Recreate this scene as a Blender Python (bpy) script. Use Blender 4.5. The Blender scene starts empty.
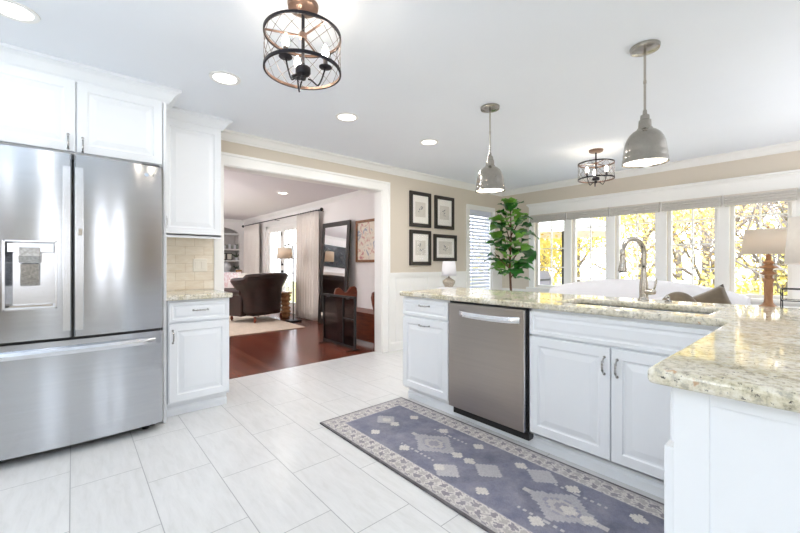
import bpy, bmesh, math, random
from mathutils import Vector, Matrix
C = bpy.context.scene.collection
scn = bpy.context.scene
PI = math.pi
random.seed(7)

# ------------------------------------------------------------------ camera
cam_d = bpy.data.cameras.new('camera'); cam = bpy.data.objects.new('camera', cam_d); C.objects.link(cam)
cam_d.sensor_width = 36.0; cam_d.lens = 376.0 / 800 * 36.0; cam_d.shift_y = -3.0 / 800
cam_d.clip_start = 0.05; cam_d.clip_end = 200
YAW = math.atan2(432, 376)
cam.location = (0, 0, 1.14); cam.rotation_euler = (PI / 2, 0, YAW - PI / 2)
scn.camera = cam

# ------------------------------------------------------------------ view, world, lights
vs = scn.view_settings
scn.display_settings.display_device = 'sRGB'
vs.view_transform = 'Standard'; vs.look = 'None'; vs.gamma = 1.0; vs.use_curve_mapping = False
vs.exposure = 0.44
scn.cycles.use_denoising = True
scn.cycles.max_bounces = 10; scn.cycles.diffuse_bounces = 6; scn.cycles.glossy_bounces = 5
scn.cycles.transparent_max_bounces = 16
scn.cycles.sample_clamp_indirect = 8.0
SKY = 5.0
w = bpy.data.worlds.new('sky'); scn.world = w; w.use_nodes = True
nt = w.node_tree; nt.nodes.clear()
tc = nt.nodes.new('ShaderNodeTexCoord'); sx = nt.nodes.new('ShaderNodeSeparateXYZ')
rp = nt.nodes.new('ShaderNodeValToRGB'); bg = nt.nodes.new('ShaderNodeBackground'); wo = nt.nodes.new('ShaderNodeOutputWorld')
rp.color_ramp.elements[0].position = 0.0; rp.color_ramp.elements[0].color = (0.95, 0.96, 1.0, 1)
rp.color_ramp.elements[1].position = 0.6; rp.color_ramp.elements[1].color = (0.74, 0.86, 1.0, 1)
nt.links.new(tc.outputs['Generated'], sx.inputs[0]); nt.links.new(sx.outputs[2], rp.inputs[0])
nt.links.new(rp.outputs[0], bg.inputs[0]); bg.inputs[1].default_value = SKY
nt.links.new(bg.outputs[0], wo.inputs[0])

def area(name, loc, rot, sx_, sy_, power, col=(1, 1, 1), portal=False, shape='RECTANGLE'):
    l = bpy.data.lights.new(name, 'AREA'); l.shape = shape; l.size = sx_
    if shape == 'RECTANGLE': l.size_y = sy_
    l.energy = power; l.color = col
    if portal: l.cycles.is_portal = True
    o = bpy.data.objects.new(name, l); o.location = loc; o.rotation_euler = rot; C.objects.link(o)
    return o
# sky portals in the window openings (they only guide the sampling of the sky)
area('portal_east', (5.70, 1.2, 1.36), (0, PI / 2, 0), 1.3, 4.1, 1, portal=True)      # faces -x
area('portal_south', (-.1, -3.08, 1.5), (PI / 2, 0, 0), 3.3, 1.2, 1, portal=True)     # faces +y
area('portal_west', (-2.78, 0.6, 1.5), (0, -PI / 2, 0), 1.2, .9, 1, portal=True)   # faces +x
area('portal_living', (3.86, 8.6, 1.1), (0, PI / 2, 0), 2.1, 2.0, 1, portal=True)
area('portal_blind', (5.02, 3.92, 1.2), (-PI / 2, 0, 0), 0.66, 1.6, 1, portal=True)
CAN_POWER = 3.2
# added fill lamps outside the frame, aimed up to brighten ceilings and walls
area('fill_kitchen', (-1.8, .3, 1.0), (PI, 0, 0), 1.6, 2.4, 62, (.76, .88, 1.0))
area('fill_breakfast', (4.1, -1.5, 1.3), (PI, 0, 0), 1.8, 1.8, 34, (.97, .97, 1.0))
area('fill_living', (-.6, 7.6, 1.2), (PI, 0, 0), 2.2, 2.2, 185, (.93, .97, 1.0))
sun_d = bpy.data.lights.new('sun', 'SUN'); sun_d.energy = 4.5; sun_d.angle = 0.02; sun_d.color = (1, .97, .9)
sun = bpy.data.objects.new('sun', sun_d); sun.rotation_euler = (math.radians(-8), math.radians(-38), 0); C.objects.link(sun)

# ------------------------------------------------------------------ materials
def lin(c):
    if isinstance(c, str):
        c = c.lstrip('#'); c = [int(c[i:i + 2], 16) / 255 for i in (0, 2, 4)]
    return tuple((x / 12.92 if x <= 0.04045 else ((x + 0.055) / 1.055) ** 2.4) for x in c) + (1.0,)
class N:
    def __init__(s, name):
        s.m = bpy.data.materials.new(name); s.m.use_nodes = True; s.t = s.m.node_tree
        s.p = s.t.nodes['Principled BSDF']; s.out = s.t.nodes['Material Output']; s._tc = None
    def n(s, kind, **kw):
        x = s.t.nodes.new(kind)
        for k, v in kw.items(): setattr(x, k, v)
        return x
    def l(s, a, b): s.t.links.new(a, b)
    def tc(s):
        if s._tc is None: s._tc = s.n('ShaderNodeTexCoord')
        return s._tc.outputs['Object']
    def mapped(s, scale=(1, 1, 1), rot=(0, 0, 0), loc=(0, 0, 0)):
        m = s.n('ShaderNodeMapping'); m.inputs['Scale'].default_value = scale; m.inputs['Rotation'].default_value = rot
        m.inputs['Location'].default_value = loc; s.l(s.tc(), m.inputs[0]); return m.outputs[0]
    def noise(s, scale, detail=4, vec=None, rough=0.55, dist=0):
        x = s.n('ShaderNodeTexNoise'); x.inputs['Scale'].default_value = scale; x.inputs['Detail'].default_value = detail
        x.inputs['Roughness'].default_value = rough; x.inputs['Distortion'].default_value = dist
        s.l(vec or s.tc(), x.inputs['Vector']); return x.outputs['Fac']
    def ramp(s, fac, stops, interp='LINEAR'):
        r = s.n('ShaderNodeValToRGB'); cr = r.color_ramp; cr.interpolation = interp
        while len(cr.elements) < len(stops): cr.elements.new(0.5)
        for e, (p, c) in zip(cr.elements, stops): e.position = p; e.color = c if len(c) == 4 else lin(c)
        s.l(fac, r.inputs[0]); return r.outputs[0]
    def mix(s, fac, a, b, mode='MIX'):
        x = s.n('ShaderNodeMix', data_type='RGBA', blend_type=mode)
        for v, i in ((fac, 0), (a, 6), (b, 7)):
            if hasattr(v, 'links'): s.l(v, x.inputs[i])
            else: x.inputs[i].default_value = v
        return x.outputs[2]
    def math(s, op, a, b=None, clamp=False):
        x = s.n('ShaderNodeMath', operation=op, use_clamp=clamp)
        for v, i in ((a, 0), (b, 1)):
            if v is None: continue
            if hasattr(v, 'links'): s.l(v, x.inputs[i])
            else: x.inputs[i].default_value = v
        return x.outputs[0]
    def bump(s, h, strength=0.2, dist=0.002):
        b = s.n('ShaderNodeBump'); b.inputs['Strength'].default_value = strength; b.inputs['Distance'].default_value = dist
        s.l(h, b.inputs['Height']); s.l(b.outputs[0], s.p.inputs['Normal'])
    def set(s, **kw):
        for k, v in kw.items():
            k = {'color': 'Base Color', 'rough': 'Roughness', 'metal': 'Metallic', 'aniso': 'Anisotropic', 'arot': 'Anisotropic Rotation',
                 'emit': 'Emission Color', 'estr': 'Emission Strength', 'spec': 'Specular IOR Level', 'trans': 'Transmission Weight',
                 'sheen': 'Sheen Weight', 'coat': 'Coat Weight', 'alpha': 'Alpha', 'sss': 'Subsurface Weight'}[k]
            if hasattr(v, 'links'): s.l(v, s.p.inputs[k])
            else: s.p.inputs[k].default_value = v
        return s
def plain(name, col, rough=0.5, metal=0.0, var=0.04, scale=8, bump=0.0, bscale=60, **kw):
    """procedural paint-like material: base colour with a slight noise variation"""
    s = N(name); c = lin(col); d = tuple(x * (1 - var * 2) for x in c[:3]) + (1,)
    s.set(color=s.ramp(s.noise(scale), [(0.3, d), (0.7, c)]), rough=rough, metal=metal, **kw)
    if bump: s.bump(s.noise(bscale, 6), bump)
    return s.m
def emis(name, col, strength):
    s = N(name); s.set(color=lin(col), emit=lin(col), estr=strength, rough=0.6); return s.m
M = {}
M['white'] = plain('white cabinet paint', '#eff2f6', 0.32, var=0.012, scale=3)
M['trimw'] = plain('white trim paint', '#f2f1ee', 0.35, var=0.01, scale=3)
M['beige'] = plain('beige wall paint', '#d9cfc0', 0.8, var=0.015, scale=2, bump=0.05)
M['pinkw'] = plain('warm white wall paint', '#f1eeec', 0.8, var=0.012, scale=2)
M['ceil'] = plain('ceiling paint', '#edf1f7', 0.85, var=0.01, scale=1.5)
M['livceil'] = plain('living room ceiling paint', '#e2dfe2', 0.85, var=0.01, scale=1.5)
M['nickel'] = plain('satin nickel', '#b9b3aa', 0.24, 1.0, var=0.04, scale=20)
M['chrome'] = plain('chrome pull metal', '#c4c2c0', 0.2, 1.0, var=0.2, scale=90)
M['black'] = plain('black plastic', '#141416', 0.35, var=0.05)
M['blackmetal'] = plain('matt black metal', '#1b1a1c', 0.45, 0.3, var=0.05)
M['bronze'] = plain('dark bronze metal', '#2c2a30', 0.4, 0.6, var=0.08, scale=20)
M['bronzewood'] = plain('brown brushed metal', '#846b5e', 0.35, 0.6, var=0.12, scale=30)
M['wire'] = plain('thin bronze wire', '#6d5f58', 0.45, 0.6, var=0.08)
M['bulb'] = emis('warm glowing bulb', '#fff0dc', 75)
M['candle'] = plain('candle sleeve', '#5a5150', 0.5, 0.2)
M['canlight'] = emis('recessed light lens', '#fffaf2', 4)
M['diffuser'] = emis('pendant diffuser', '#fff6e8', 2.6)
M['plate'] = plain('white plastic plate', '#e9e3d6', 0.4, var=0.01)
M['linen'] = plain('linen roman shade', '#cbc6bf', 0.9, var=0.05, scale=60, bump=0.15, bscale=200)
M['slat'] = plain('white blind slat', '#dfe3f0', 0.5, var=0.01)
M['leather'] = plain('dark brown leather', '#2e1510', 0.36, var=0.3, scale=9, bump=0.15, bscale=90)
M['whitecloth'] = plain('white cotton', '#f1f0f4', 0.9, var=0.02, scale=9, bump=0.1, bscale=30)
M['cream'] = plain('cream fabric', '#f3ebe2', 0.9, var=0.03, scale=30)
M['curtain'] = plain('white curtain cloth', '#eee8e2', 0.9, var=0.02, scale=40)
M['sheer'] = plain('sheer curtain', '#f4f2f2', 0.9, var=0.02, scale=40)
M['rugliv'] = plain('beige wool rug', '#d8c7b4', 0.95, var=0.08, scale=14, bump=0.3, bscale=200)
M['shade_dark'] = plain('fabric lamp shade', '#d8d0c6', 0.9, var=0.02, scale=60)
M['ceramic'] = plain('white ceramic', '#eceef2', 0.25, var=0.01)
M['woven'] = plain('woven jute', '#9b8a70', 0.8, var=0.35, scale=70, bump=0.5, bscale=120)
M['bead'] = plain('pale weathered wood beads', '#cfc3b2', 0.7, var=.25, scale=80)
M['addeddoor'] = plain('tan paint of added doors', '#b39d88', 0.5)
M['taupe'] = plain('taupe velvet', '#8b7a63', 0.7, var=0.3, scale=7, bump=0.2, bscale=40, sheen=0.5)
M['paper'] = plain('book page paper', '#e6e0d6', 0.8)
M['bookw'] = plain('white book cloth', '#e6e6ec', 0.6)
M['greenleaf'] = plain('fiddle leaf', '#3f8a38', 0.33, var=0.35, scale=6, bump=0.15, bscale=25)
M['leafmid'] = plain('fiddle leaf light', '#86c54c', 0.36, var=0.25, scale=6, bump=0.15, bscale=25)
M['stem'] = plain('fig trunk bark', '#6b4a36', 0.8, var=0.2, scale=40, bump=0.3)
M['basket'] = plain('basket weave', '#b59a74', 0.85, var=0.3, scale=60, bump=0.5)
M['soil'] = plain('potting soil', '#3a2c22', 0.95, var=0.2, scale=60)
M['bark'] = plain('tree bark', '#958c88', 0.9, var=0.25, scale=12, bump=0.4)
M['grass'] = plain('autumn lawn', '#a9a05a', 0.95, var=0.3, scale=3)
M['deck'] = plain('grey deck boards', '#b8b4b4', 0.8, var=0.1, scale=12)
M['mat'] = plain('picture mat', '#fbf7f0', 0.85, var=0.01)
M['framek'] = plain('dark picture frame', '#2a2320', 0.35, var=0.1)
M['ink'] = plain('grey ink', '#6d7074', 0.8)
M['screenk'] = plain('television screen', '#1b2026', 0.12, var=0.02)
M['grillm'] = plain('grey grill cover', '#8f8f9c', 0.6)
M['travertine_grout'] = plain('grout', '#d8cdbb', 0.9)
M['darkgrey'] = plain('dark grey appliance side', '#55575b', 0.5, 0.3)
M['red'] = plain('rust cloth', '#b0705c', 0.9)
M['greyg'] = plain('grey green ceramic', '#8b918b', 0.5)
M['gold'] = plain('tan wood block', '#b18a55', 0.6)

def leafmat(name, cols):
    s = N(name); oi = s.noise(1.3, 3)
    s.set(color=s.ramp(oi, [(0.3 + 0.4 * i / (len(cols) - 1), c) for i, c in enumerate(cols)]), rough=0.7)
    tr = s.n('ShaderNodeBsdfTranslucent'); tr.inputs[0].default_value = lin(cols[0])
    mx = s.n('ShaderNodeMixShader'); mx.inputs[0].default_value = 0.35
    s.l(s.p.outputs[0], mx.inputs[1]); s.l(tr.outputs[0], mx.inputs[2]); s.l(mx.outputs[0], s.out.inputs[0]); return s.m
M['leafy'] = leafmat('yellow autumn leaves', ['#dcc96a', '#e8d98c', '#d3cf86'])
M['leafo'] = leafmat('orange autumn leaves', ['#d6b884', '#e2cb98', '#d2b888'])
M['leafg'] = leafmat('green leaves', ['#9fae84', '#b9c48c', '#cfcf8a'])

def shade_mat():
    s = N('lit linen lamp shade'); s.set(color=lin('#e9e1d4'), rough=0.9)
    wv = s.noise(160, 2); s.bump(wv, 0.1)
    tr = s.n('ShaderNodeBsdfTranslucent'); tr.inputs[0].default_value = lin('#f0dfc4')
    mx = s.n('ShaderNodeMixShader'); mx.inputs[0].default_value = 0.32
    s.l(s.p.outputs[0], mx.inputs[1]); s.l(tr.outputs[0], mx.inputs[2]); s.l(mx.outputs[0], s.out.inputs[0]); return s.m
M['litshade'] = shade_mat()
def glass_mat(name, tint=(1, 1, 1, 1), gloss=0.06):
    s = N(name); s.t.nodes.remove(s.p)
    tr = s.n('ShaderNodeBsdfTransparent'); tr.inputs[0].default_value = tint
    gl = s.n('ShaderNodeBsdfGlossy'); gl.inputs['Roughness'].default_value = 0.02
    lw = s.n('ShaderNodeLayerWeight'); lw.inputs[0].default_value = 0.2
    f = s.n('ShaderNodeMath', operation='MULTIPLY'); f.inputs[1].default_value = gloss * 6; s.l(lw.outputs['Fresnel'], f.inputs[0])
    mx = s.n('ShaderNodeMixShader'); s.l(f.outputs[0], mx.inputs[0]); s.l(tr.outputs[0], mx.inputs[1]); s.l(gl.outputs[0], mx.inputs[2])
    s.l(mx.outputs[0], s.out.inputs[0]); return s.m
M['glass'] = glass_mat('window glass')
M['smoke'] = glass_mat('dark mesh', (0.36, 0.33, 0.34, 1), 0.05)
def steel(name, col, rough, dirx):
    s = N(name)
    sc = (2, 2, 260)
    nz = s.noise(1.0, 3, vec=s.mapped(scale=sc))
    s.set(color=s.ramp(s.noise(1, 3, vec=s.mapped(scale=(1.5, 1.5, 60))), [(0.3, lin(col)), (0.7, tuple(min(1, x * 1.06) for x in lin(col)[:3]) + (1,))]), metal=1.0, rough=rough, aniso=0.75)
    tg = s.n('ShaderNodeCombineXYZ'); tg.inputs[2].default_value = 1.0; s.l(tg.outputs[0], s.p.inputs['Tangent'])
    s.p.inputs['Anisotropic Rotation'].default_value = 0.0
    s.bump(nz, 0.03, 0.001); return s.m
M['steel'] = steel('brushed stainless steel', '#bfc2c7', 0.17, 0)
M['dwsteel'] = steel('warm brushed stainless steel', '#b3aba4', 0.28, 1)
M['steelbright'] = plain('polished steel bar', '#dfe1e6', 0.22, 1.0, var=0.03)
M['brushnick'] = plain('brushed nickel shade', '#aaa59d', 0.2, 1.0, var=0.06, scale=30)
def mirror_mat():
    s = N('mirror silver'); s.set(color=(0.85, 0.86, 0.87, 1), metal=1.0, rough=0.01); return s.m
M['mirror'] = mirror_mat()

def granite():
    s = N('polished granite')
    v = s.tc()
    a = s.ramp(s.noise(7, 6, vec=s.mapped(scale=(1, 0.6, 1)), dist=1.2), [(0.30, '#968e74'), (0.40, '#c9bf9c'), (0.50, '#e2dbc8'), (0.62, '#efebe2'), (0.74, '#bba878')])
    b = s.ramp(s.noise(55, 5, rough=0.7), [(0.38, '#4d4a45'), (0.48, '#cbc4ac'), (0.6, '#efece2')])
    c1 = s.mix(0.45, a, b)
    spk = s.ramp(s.noise(85, 3, rough=0.75), [(0.33, (0, 0, 0, 1)), (0.40, (1, 1, 1, 1))])
    c2 = s.mix(s.math('SUBTRACT', 1.0, spk), c1, lin('#4a4642'))
    rd = s.ramp(s.noise(38, 2), [(0.68, (0, 0, 0, 1)), (0.74, (1, 1, 1, 1))])
    c3 = s.mix(s.math('MULTIPLY', rd, 0.7), c2, lin('#b8885a'))
    s.set(color=c3, rough=0.05, spec=0.6); return s.m
M['granite'] = granite()

def tilefloor():
    s = N('pale stone plank tile'); sep = s.n('ShaderNodeSeparateXYZ'); s.l(s.tc(), sep.inputs[0])
    u = s.math('DIVIDE', s.math('ADD', sep.outputs[0], 0.01), 0.3035); cu = s.math('FLOOR', u); fu = s.math('SUBTRACT', u, cu)
    v = s.math('DIVIDE', s.math('ADD', s.math('SUBTRACT', sep.outputs[1], 2.535), s.math('MULTIPLY', cu, 0.2035)), 0.607)
    cv = s.math('FLOOR', v); fv = s.math('SUBTRACT', v, cv)
    def edge(f, wd): return s.math('MAXIMUM', s.math('LESS_THAN', f, wd), s.math('GREATER_THAN', f, 1 - wd))
    g = s.math('MAXIMUM', edge(fu, 0.0065), edge(fv, 0.0032))
    cb = s.n('ShaderNodeCombineXYZ'); s.l(cu, cb.inputs[0]); s.l(cv, cb.inputs[1])
    wn = s.n('ShaderNodeTexWhiteNoise'); s.l(cb.outputs[0], wn.inputs['Vector'])
    add = s.n('ShaderNodeVectorMath', operation='ADD'); s.l(s.mapped(scale=(13, 2.2, 1)), add.inputs[0])
    sc = s.n('ShaderNodeVectorMath', operation='SCALE'); s.l(wn.outputs['Color'], sc.inputs[0]); sc.inputs['Scale'].default_value = 20; s.l(sc.outputs[0], add.inputs[1])
    vein = s.ramp(s.noise(2.2, 7, vec=add.outputs[0], rough=0.7, dist=.5), [(0.30, '#d2d2d1'), (0.5, '#dadada'), (0.72, '#e0e0e0')])
    tone = s.mix(s.math('MULTIPLY', wn.outputs['Value'], 0.12), vein, lin('#cbc9c6'))
    s.set(color=s.mix(g, tone, lin('#9fa0a1')), rough=s.math('ADD', 0.22, s.math('MULTIPLY', g, 0.5)), spec=0.45)
    s.bump(s.math('SUBTRACT', 1.0, g), 0.35, 0.001); return s.m
M['tile'] = tilefloor()
def woodfloor():
    s = N('red brown plank floor'); sep = s.n('ShaderNodeSeparateXYZ'); s.l(s.tc(), sep.inputs[0])
    u = s.math('DIVIDE', sep.outputs[0], 0.083); cu = s.math('FLOOR', u); fu = s.math('SUBTRACT', u, cu)
    g = s.math('LESS_THAN', fu, 0.03)
    wn = s.n('ShaderNodeTexWhiteNoise', noise_dimensions='1D'); s.l(cu, wn.inputs['W'])
    grain = s.noise(1, 6, vec=s.mapped(scale=(90, 4, 1)), rough=0.7)
    c = s.ramp(s.math('ADD', s.math('MULTIPLY', grain, 0.6), s.math('MULTIPLY', wn.outputs['Value'], 0.4)), [(0.25, '#4c2012'), (0.5, '#6c3220'), (0.8, '#864a34')])
    s.set(color=s.mix(g, c, lin('#3a150c')), rough=0.22, spec=0.5); s.bump(grain, 0.04); return s.m
M['woodfloor'] = woodfloor()
def wood(name, cols, sc=(30, 30, 3), rough=0.4):
    s = N(name); g = s.noise(1, 6, vec=s.mapped(scale=sc), rough=0.65, dist=0.6)
    s.set(color=s.ramp(g, [(0.3, cols[0]), (0.7, cols[1])]), rough=rough); s.bump(g, 0.05); return s.m
M['mahog'] = wood('reddish mahogany', ['#5a2415', '#8c4526'], (4, 4, 30))
M['turned'] = wood('turned light wood', ['#8a5f3e', '#ad7f58'], (25, 25, 4), 0.45)
M['twistwood'] = wood('honey wood', ['#a8744a', '#cf9d70'], (20, 20, 4))
M['oakframe'] = wood('brown picture frame wood', ['#6e4428', '#9a6a3e'], (20, 20, 20))
def travertine():
    s = N('tumbled travertine brick'); br = s.n('ShaderNodeTexBrick')
    br.inputs['Scale'].default_value = 1.0; br.inputs['Brick Width'].default_value = 0.15; br.inputs['Row Height'].default_value = 0.076
    br.inputs['Mortar Size'].default_value = 0.0022; br.inputs['Mortar Smooth'].default_value = 0.3
    br.inputs['Color1'].default_value = lin('#f0e7d8'); br.inputs['Color2'].default_value = lin('#ddd0bb'); br.inputs['Mortar'].default_value = lin('#bfae96')
    s.l(s.mapped(rot=(PI / 2, 0, 0), loc=(0, 0, 0.0)), br.inputs['Vector'])
    n = s.ramp(s.noise(14, 6, vec=s.mapped(scale=(1, 1, 3))), [(0.3, '#dccbb0'), (0.7, '#f8f2e6')])
    s.set(color=s.mix(0.4, br.outputs['Color'], n), rough=0.5); s.bump(br.outputs['Fac'], -0.4, 0.002); return s.m
M['travertine'] = travertine()
def picmat(name, cols, sc=9):
    s = N(name); s.set(color=s.ramp(s.noise(sc, 5, dist=1.0), [(0.34 + 0.32 * i / (len(cols) - 1), c) for i, c in enumerate(cols)]), rough=0.6); return s.m
M['painting'] = picmat('watercolour of flowers', ['#9aa0b4', '#e2d8c8', '#ebe2d3', '#e6dccb', '#d9b7a8', '#c4878a'], 9)
M['floral'] = picmat('pale floral cotton', ['#efe6e8', '#f1ebec', '#dbb8bc', '#efe6e8'], 16)

# ------------------------------------------------------------------ mesh helpers
class B:
    def __init__(s): s.b = bmesh.new(); s.mi = 0
    def face(s, vs_):
        try:
            f = s.b.faces.new(vs_); f.material_index = s.mi; return f
        except ValueError: return None
    def box(s, x0, x1, y0, y1, z0, z1):
        v = [s.b.verts.new((x, y, z)) for x in (x0, x1) for y in (y0, y1) for z in (z0, z1)]
        for q in ((0, 1, 3, 2), (4, 6, 7, 5), (0, 4, 5, 1), (2, 3, 7, 6), (0, 2, 6, 4), (1, 5, 7, 3)): s.face([v[i] for i in q])
        return s
    def prism(s, poly, a, b, axis='z'):
        def P(p, h):
            return {'z': (p[0], p[1], h), 'y': (p[0], h, p[1]), 'x': (h, p[0], p[1])}[axis]
        lo = [s.b.verts.new(P(p, a)) for p in poly]; hi = [s.b.verts.new(P(p, b)) for p in poly]; n = len(poly)
        s.face(lo[::-1]); s.face(hi)
        for i in range(n): s.face([lo[i], lo[(i + 1) % n], hi[(i + 1) % n], hi[i]])
        return s
    def lathe(s, prof, c=(0, 0, 0), n=32, axis='z', cap=True):
        rings = []
        for r, h in prof:
            ring = []
            for k in range(n):
                a = 2 * PI * k / n; x, y = r * math.cos(a), r * math.sin(a)
                p = {'z': (x, y, h), 'y': (x, h, y), 'x': (h, x, y)}[axis]
                ring.append(s.b.verts.new((p[0] + c[0], p[1] + c[1], p[2] + c[2])))
            rings.append(ring)
        for i in range(len(rings) - 1):
            for k in range(n): s.face([rings[i][k], rings[i][(k + 1) % n], rings[i + 1][(k + 1) % n], rings[i + 1][k]])
        if cap:
            if prof[0][0] > 1e-5: s.face(rings[0][::-1])
            if prof[-1][0] > 1e-5: s.face(rings[-1])
        return s
    def tube(s, pts, r, n=8, closed=False, cap=True):
        pts = [Vector(p) for p in pts]; m = len(pts); rs = r if isinstance(r, (list, tuple)) else [r] * m
        rings = []; up = None
        for i, p in enumerate(pts):
            if closed: d = pts[(i + 1) % m] - pts[i - 1]
            else: d = pts[min(i + 1, m - 1)] - pts[max(i - 1, 0)]
            d.normalize()
            if up is None:
                up = Vector((0, 0, 1)) if abs(d.z) < 0.9 else Vector((1, 0, 0))
            side = d.cross(up)
            if side.length < 1e-4: side = d.cross(Vector((0, 1, 0)))
            side.normalize(); up = side.cross(d).normalized()
            rings.append([s.b.verts.new(p + (side * math.cos(2 * PI * k / n) + up * math.sin(2 * PI * k / n)) * rs[i]) for k in range(n)])
        rng = range(m) if closed else range(m - 1)
        for i in rng:
            a, b = rings[i], rings[(i + 1) % m]
            for k in range(n): s.face([a[k], a[(k + 1) % n], b[(k + 1) % n], b[k]])
        if cap and not closed: s.face(rings[0][::-1]); s.face(rings[-1])
        return s
    def sphere(s, c, r, sc=(1, 1, 1), seg=16, rings=10):
        g = []
        for i in range(rings + 1):
            t = PI * i / rings
            if i in (0, rings): g.append([s.b.verts.new((c[0], c[1], c[2] + r * sc[2] * math.cos(t)))]); continue
            g.append([s.b.verts.new((c[0] + r * sc[0] * math.sin(t) * math.cos(2 * PI * k / seg), c[1] + r * sc[1] * math.sin(t) * math.sin(2 * PI * k / seg), c[2] + r * sc[2] * math.cos(t))) for k in range(seg)])
        for i in range(rings):
            a, b = g[i], g[i + 1]
            for k in range(seg):
                k2 = (k + 1) % seg
                if len(a) == 1: s.face([a[0], b[k], b[k2]])
                elif len(b) == 1: s.face([a[k], b[0], a[k2]])
                else: s.face([a[k], b[k], b[k2], a[k2]])
        return s
    def panel(s, x0, x1, z0, z1, yf, t, prof=None):
        """raised panel slab facing -y: front rim at yf, thickness t"""
        prof = prof or [(0, 0), (0.003, -0.003), (0.052, -0.003), (0.058, 0.004), (0.066, 0.005), (0.098, -0.002)]
        loops = []
        back = [s.b.verts.new((x, yf + t, z)) for x, z in ((x0, z0), (x1, z0), (x1, z1), (x0, z1))]; loops.append(back)
        for ins, dy in prof:
            loops.append([s.b.verts.new((x, yf + 0.003 + dy, z)) for x, z in ((x0 + ins, z0 + ins), (x1 - ins, z0 + ins), (x1 - ins, z1 - ins), (x0 + ins, z1 - ins))])
        s.face(back[::-1])
        for a, b in zip(loops, loops[1:]):
            for i in range(4): s.face([a[i], a[(i + 1) % 4], b[(i + 1) % 4], b[i]])
        s.face(loops[-1]); return s
    def grid(s, nu, nv, fn, closed_u=False):
        g = [[s.b.verts.new(fn(i / nu, j / nv)) for i in range(nu + (0 if closed_u else 1))] for j in range(nv + 1)]
        w_ = len(g[0])
        for j in range(nv):
            for i in range(nu): s.face([g[j][i], g[j][(i + 1) % w_], g[j + 1][(i + 1) % w_], g[j + 1][i]])
        return g
def obj(name, b, mats, parent=None, smooth=False, bev=0.0, loc=None, solid=0.0, sub=0, seg=2):
    me = bpy.data.meshes.new(name); bm = b.b if isinstance(b, B) else b
    bmesh.ops.recalc_face_normals(bm, faces=bm.faces); bm.to_mesh(me); bm.free()
    for m in (mats if isinstance(mats, (list, tuple)) else [mats]): me.materials.append(M[m] if isinstance(m, str) else m)
    o = bpy.data.objects.new(name, me); C.objects.link(o)
    if parent is not None: o.parent = parent
    if loc is not None: o.location = loc
    if smooth:
        for p in me.polygons: p.use_smooth = True
        if smooth == 'auto':
            bmx = bmesh.new(); bmx.from_mesh(me)
            for e in bmx.edges:
                if len(e.link_faces) == 2 and e.calc_face_angle(0) > 0.7: e.smooth = False
            bmx.to_mesh(me); bmx.free()
    if solid:
        md = o.modifiers.new('solid', 'SOLIDIFY'); md.thickness = solid; md.offset = 0
    if sub:
        md = o.modifiers.new('sub', 'SUBSURF'); md.levels = sub; md.render_levels = sub
    if bev:
        md = o.modifiers.new('bevel', 'BEVEL'); md.width = bev; md.segments = seg; md.limit_method = 'ANGLE'; md.angle_limit = 0.6
    return o
def tag(o, label=None, cat=None, group=None, kind=None):
    for k, v in (('label', label), ('category', cat), ('group', group), ('kind', kind)):
        if v: o[k] = v
    return o
def thing(name, label, cat, loc=(0, 0, 0), rz=0, group=None):
    o = bpy.data.objects.new(name, None); o.empty_display_size = 0.1; C.objects.link(o); o.location = loc; o.rotation_euler = (0, 0, rz)
    return tag(o, label, cat, group)
def struct(name, b, m, **kw): return tag(obj(name, b, m, **kw), kind='structure')
def dup(root, loc, rz=None, label=None, group=None):
    def cp(o, parent):
        c = o.copy(); C.objects.link(c)
        if parent is not None: c.parent = parent
        for ch in list(o.children): cp(ch, c)
        return c
    r = cp(root, None); r.location = loc
    if rz is not None: r.rotation_euler = (0, 0, rz)
    if label: r['label'] = label
    if group: r['group'] = group
    return r

# ------------------------------------------------------------------ room dimensions (metres)
YN, XE, ZC = 3.765, 5.62, 2.385          # north wall, east window wall, ceiling
XW, YS = -2.7, -3.0
YL = 3.905                               # living room side of the north wall
XL, YF = 3.75, 11.2                      # living room east and far wall
OX0, OX1, OZ = 1.06, 2.981, 2.078       # wide opening

struct('floor', B().box(XW - .1, XE + .1, YS - .1, YL - 0.01, -0.05, 0), 'tile')
struct('floor_living', B().box(XW - .1, XL + .1, YL - 0.01, YF + .1, -0.05, 0), 'woodfloor')
struct('ceiling', B().box(XW - .1, XE + .15, YS - .1, YL - 0.02, ZC, ZC + 0.1), 'ceil')
struct('ceiling_living', B().box(XW - .1, XL + .1, YL - 0.02, YF + .1, ZC, ZC + 0.1), 'livceil')
# walls -------------------------------------------------------------
BX0, BX1, BZ0, BZ1 = 4.72, 5.32, 0.45, 2.0     # window with blind in the north wall
b = B()
for x0, x1, z0, z1 in ((XW, OX0, 0, ZC), (OX0, OX1, OZ, ZC), (OX1, BX0, 0, ZC), (BX0, BX1, 0, BZ0), (BX0, BX1, BZ1, ZC), (BX1, XE + .12, 0, ZC)):
    b.box(x0, x1, YN, YL, z0, z1)
struct('wall_north', b, 'beige')
PIT = 0.597; WC = [2.905 - PIT * i for i in range(6)] + [-1.9, -2.5]; WH = 0.245; WZ0, WZ1 = 0.76, 1.93
b = B(); ys = [YS - .1]
for c in sorted(WC): ys += [c - WH, c + WH]
ys.append(YL)
b.box(XE, XE + .12, YS - .1, YL, 0, WZ0); b.box(XE, XE + .12, YS - .1, YL, WZ1, ZC)
for i in range(0, len(ys), 2): b.box(XE, XE + .12, ys[i], ys[i + 1], WZ0, WZ1)
struct('wall_east', b, 'beige')
SW = [(-.9, -.35), (.65, 1.05), (1.2, 1.6)]
b = B(); b.box(XW - .1, XE, YS - .1, YS, 0, .9); b.box(XW - .1, XE, YS - .1, YS, 2.1, ZC)
xs_ = [XW - .1] + [v for p in SW for v in p] + [XE]
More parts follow.
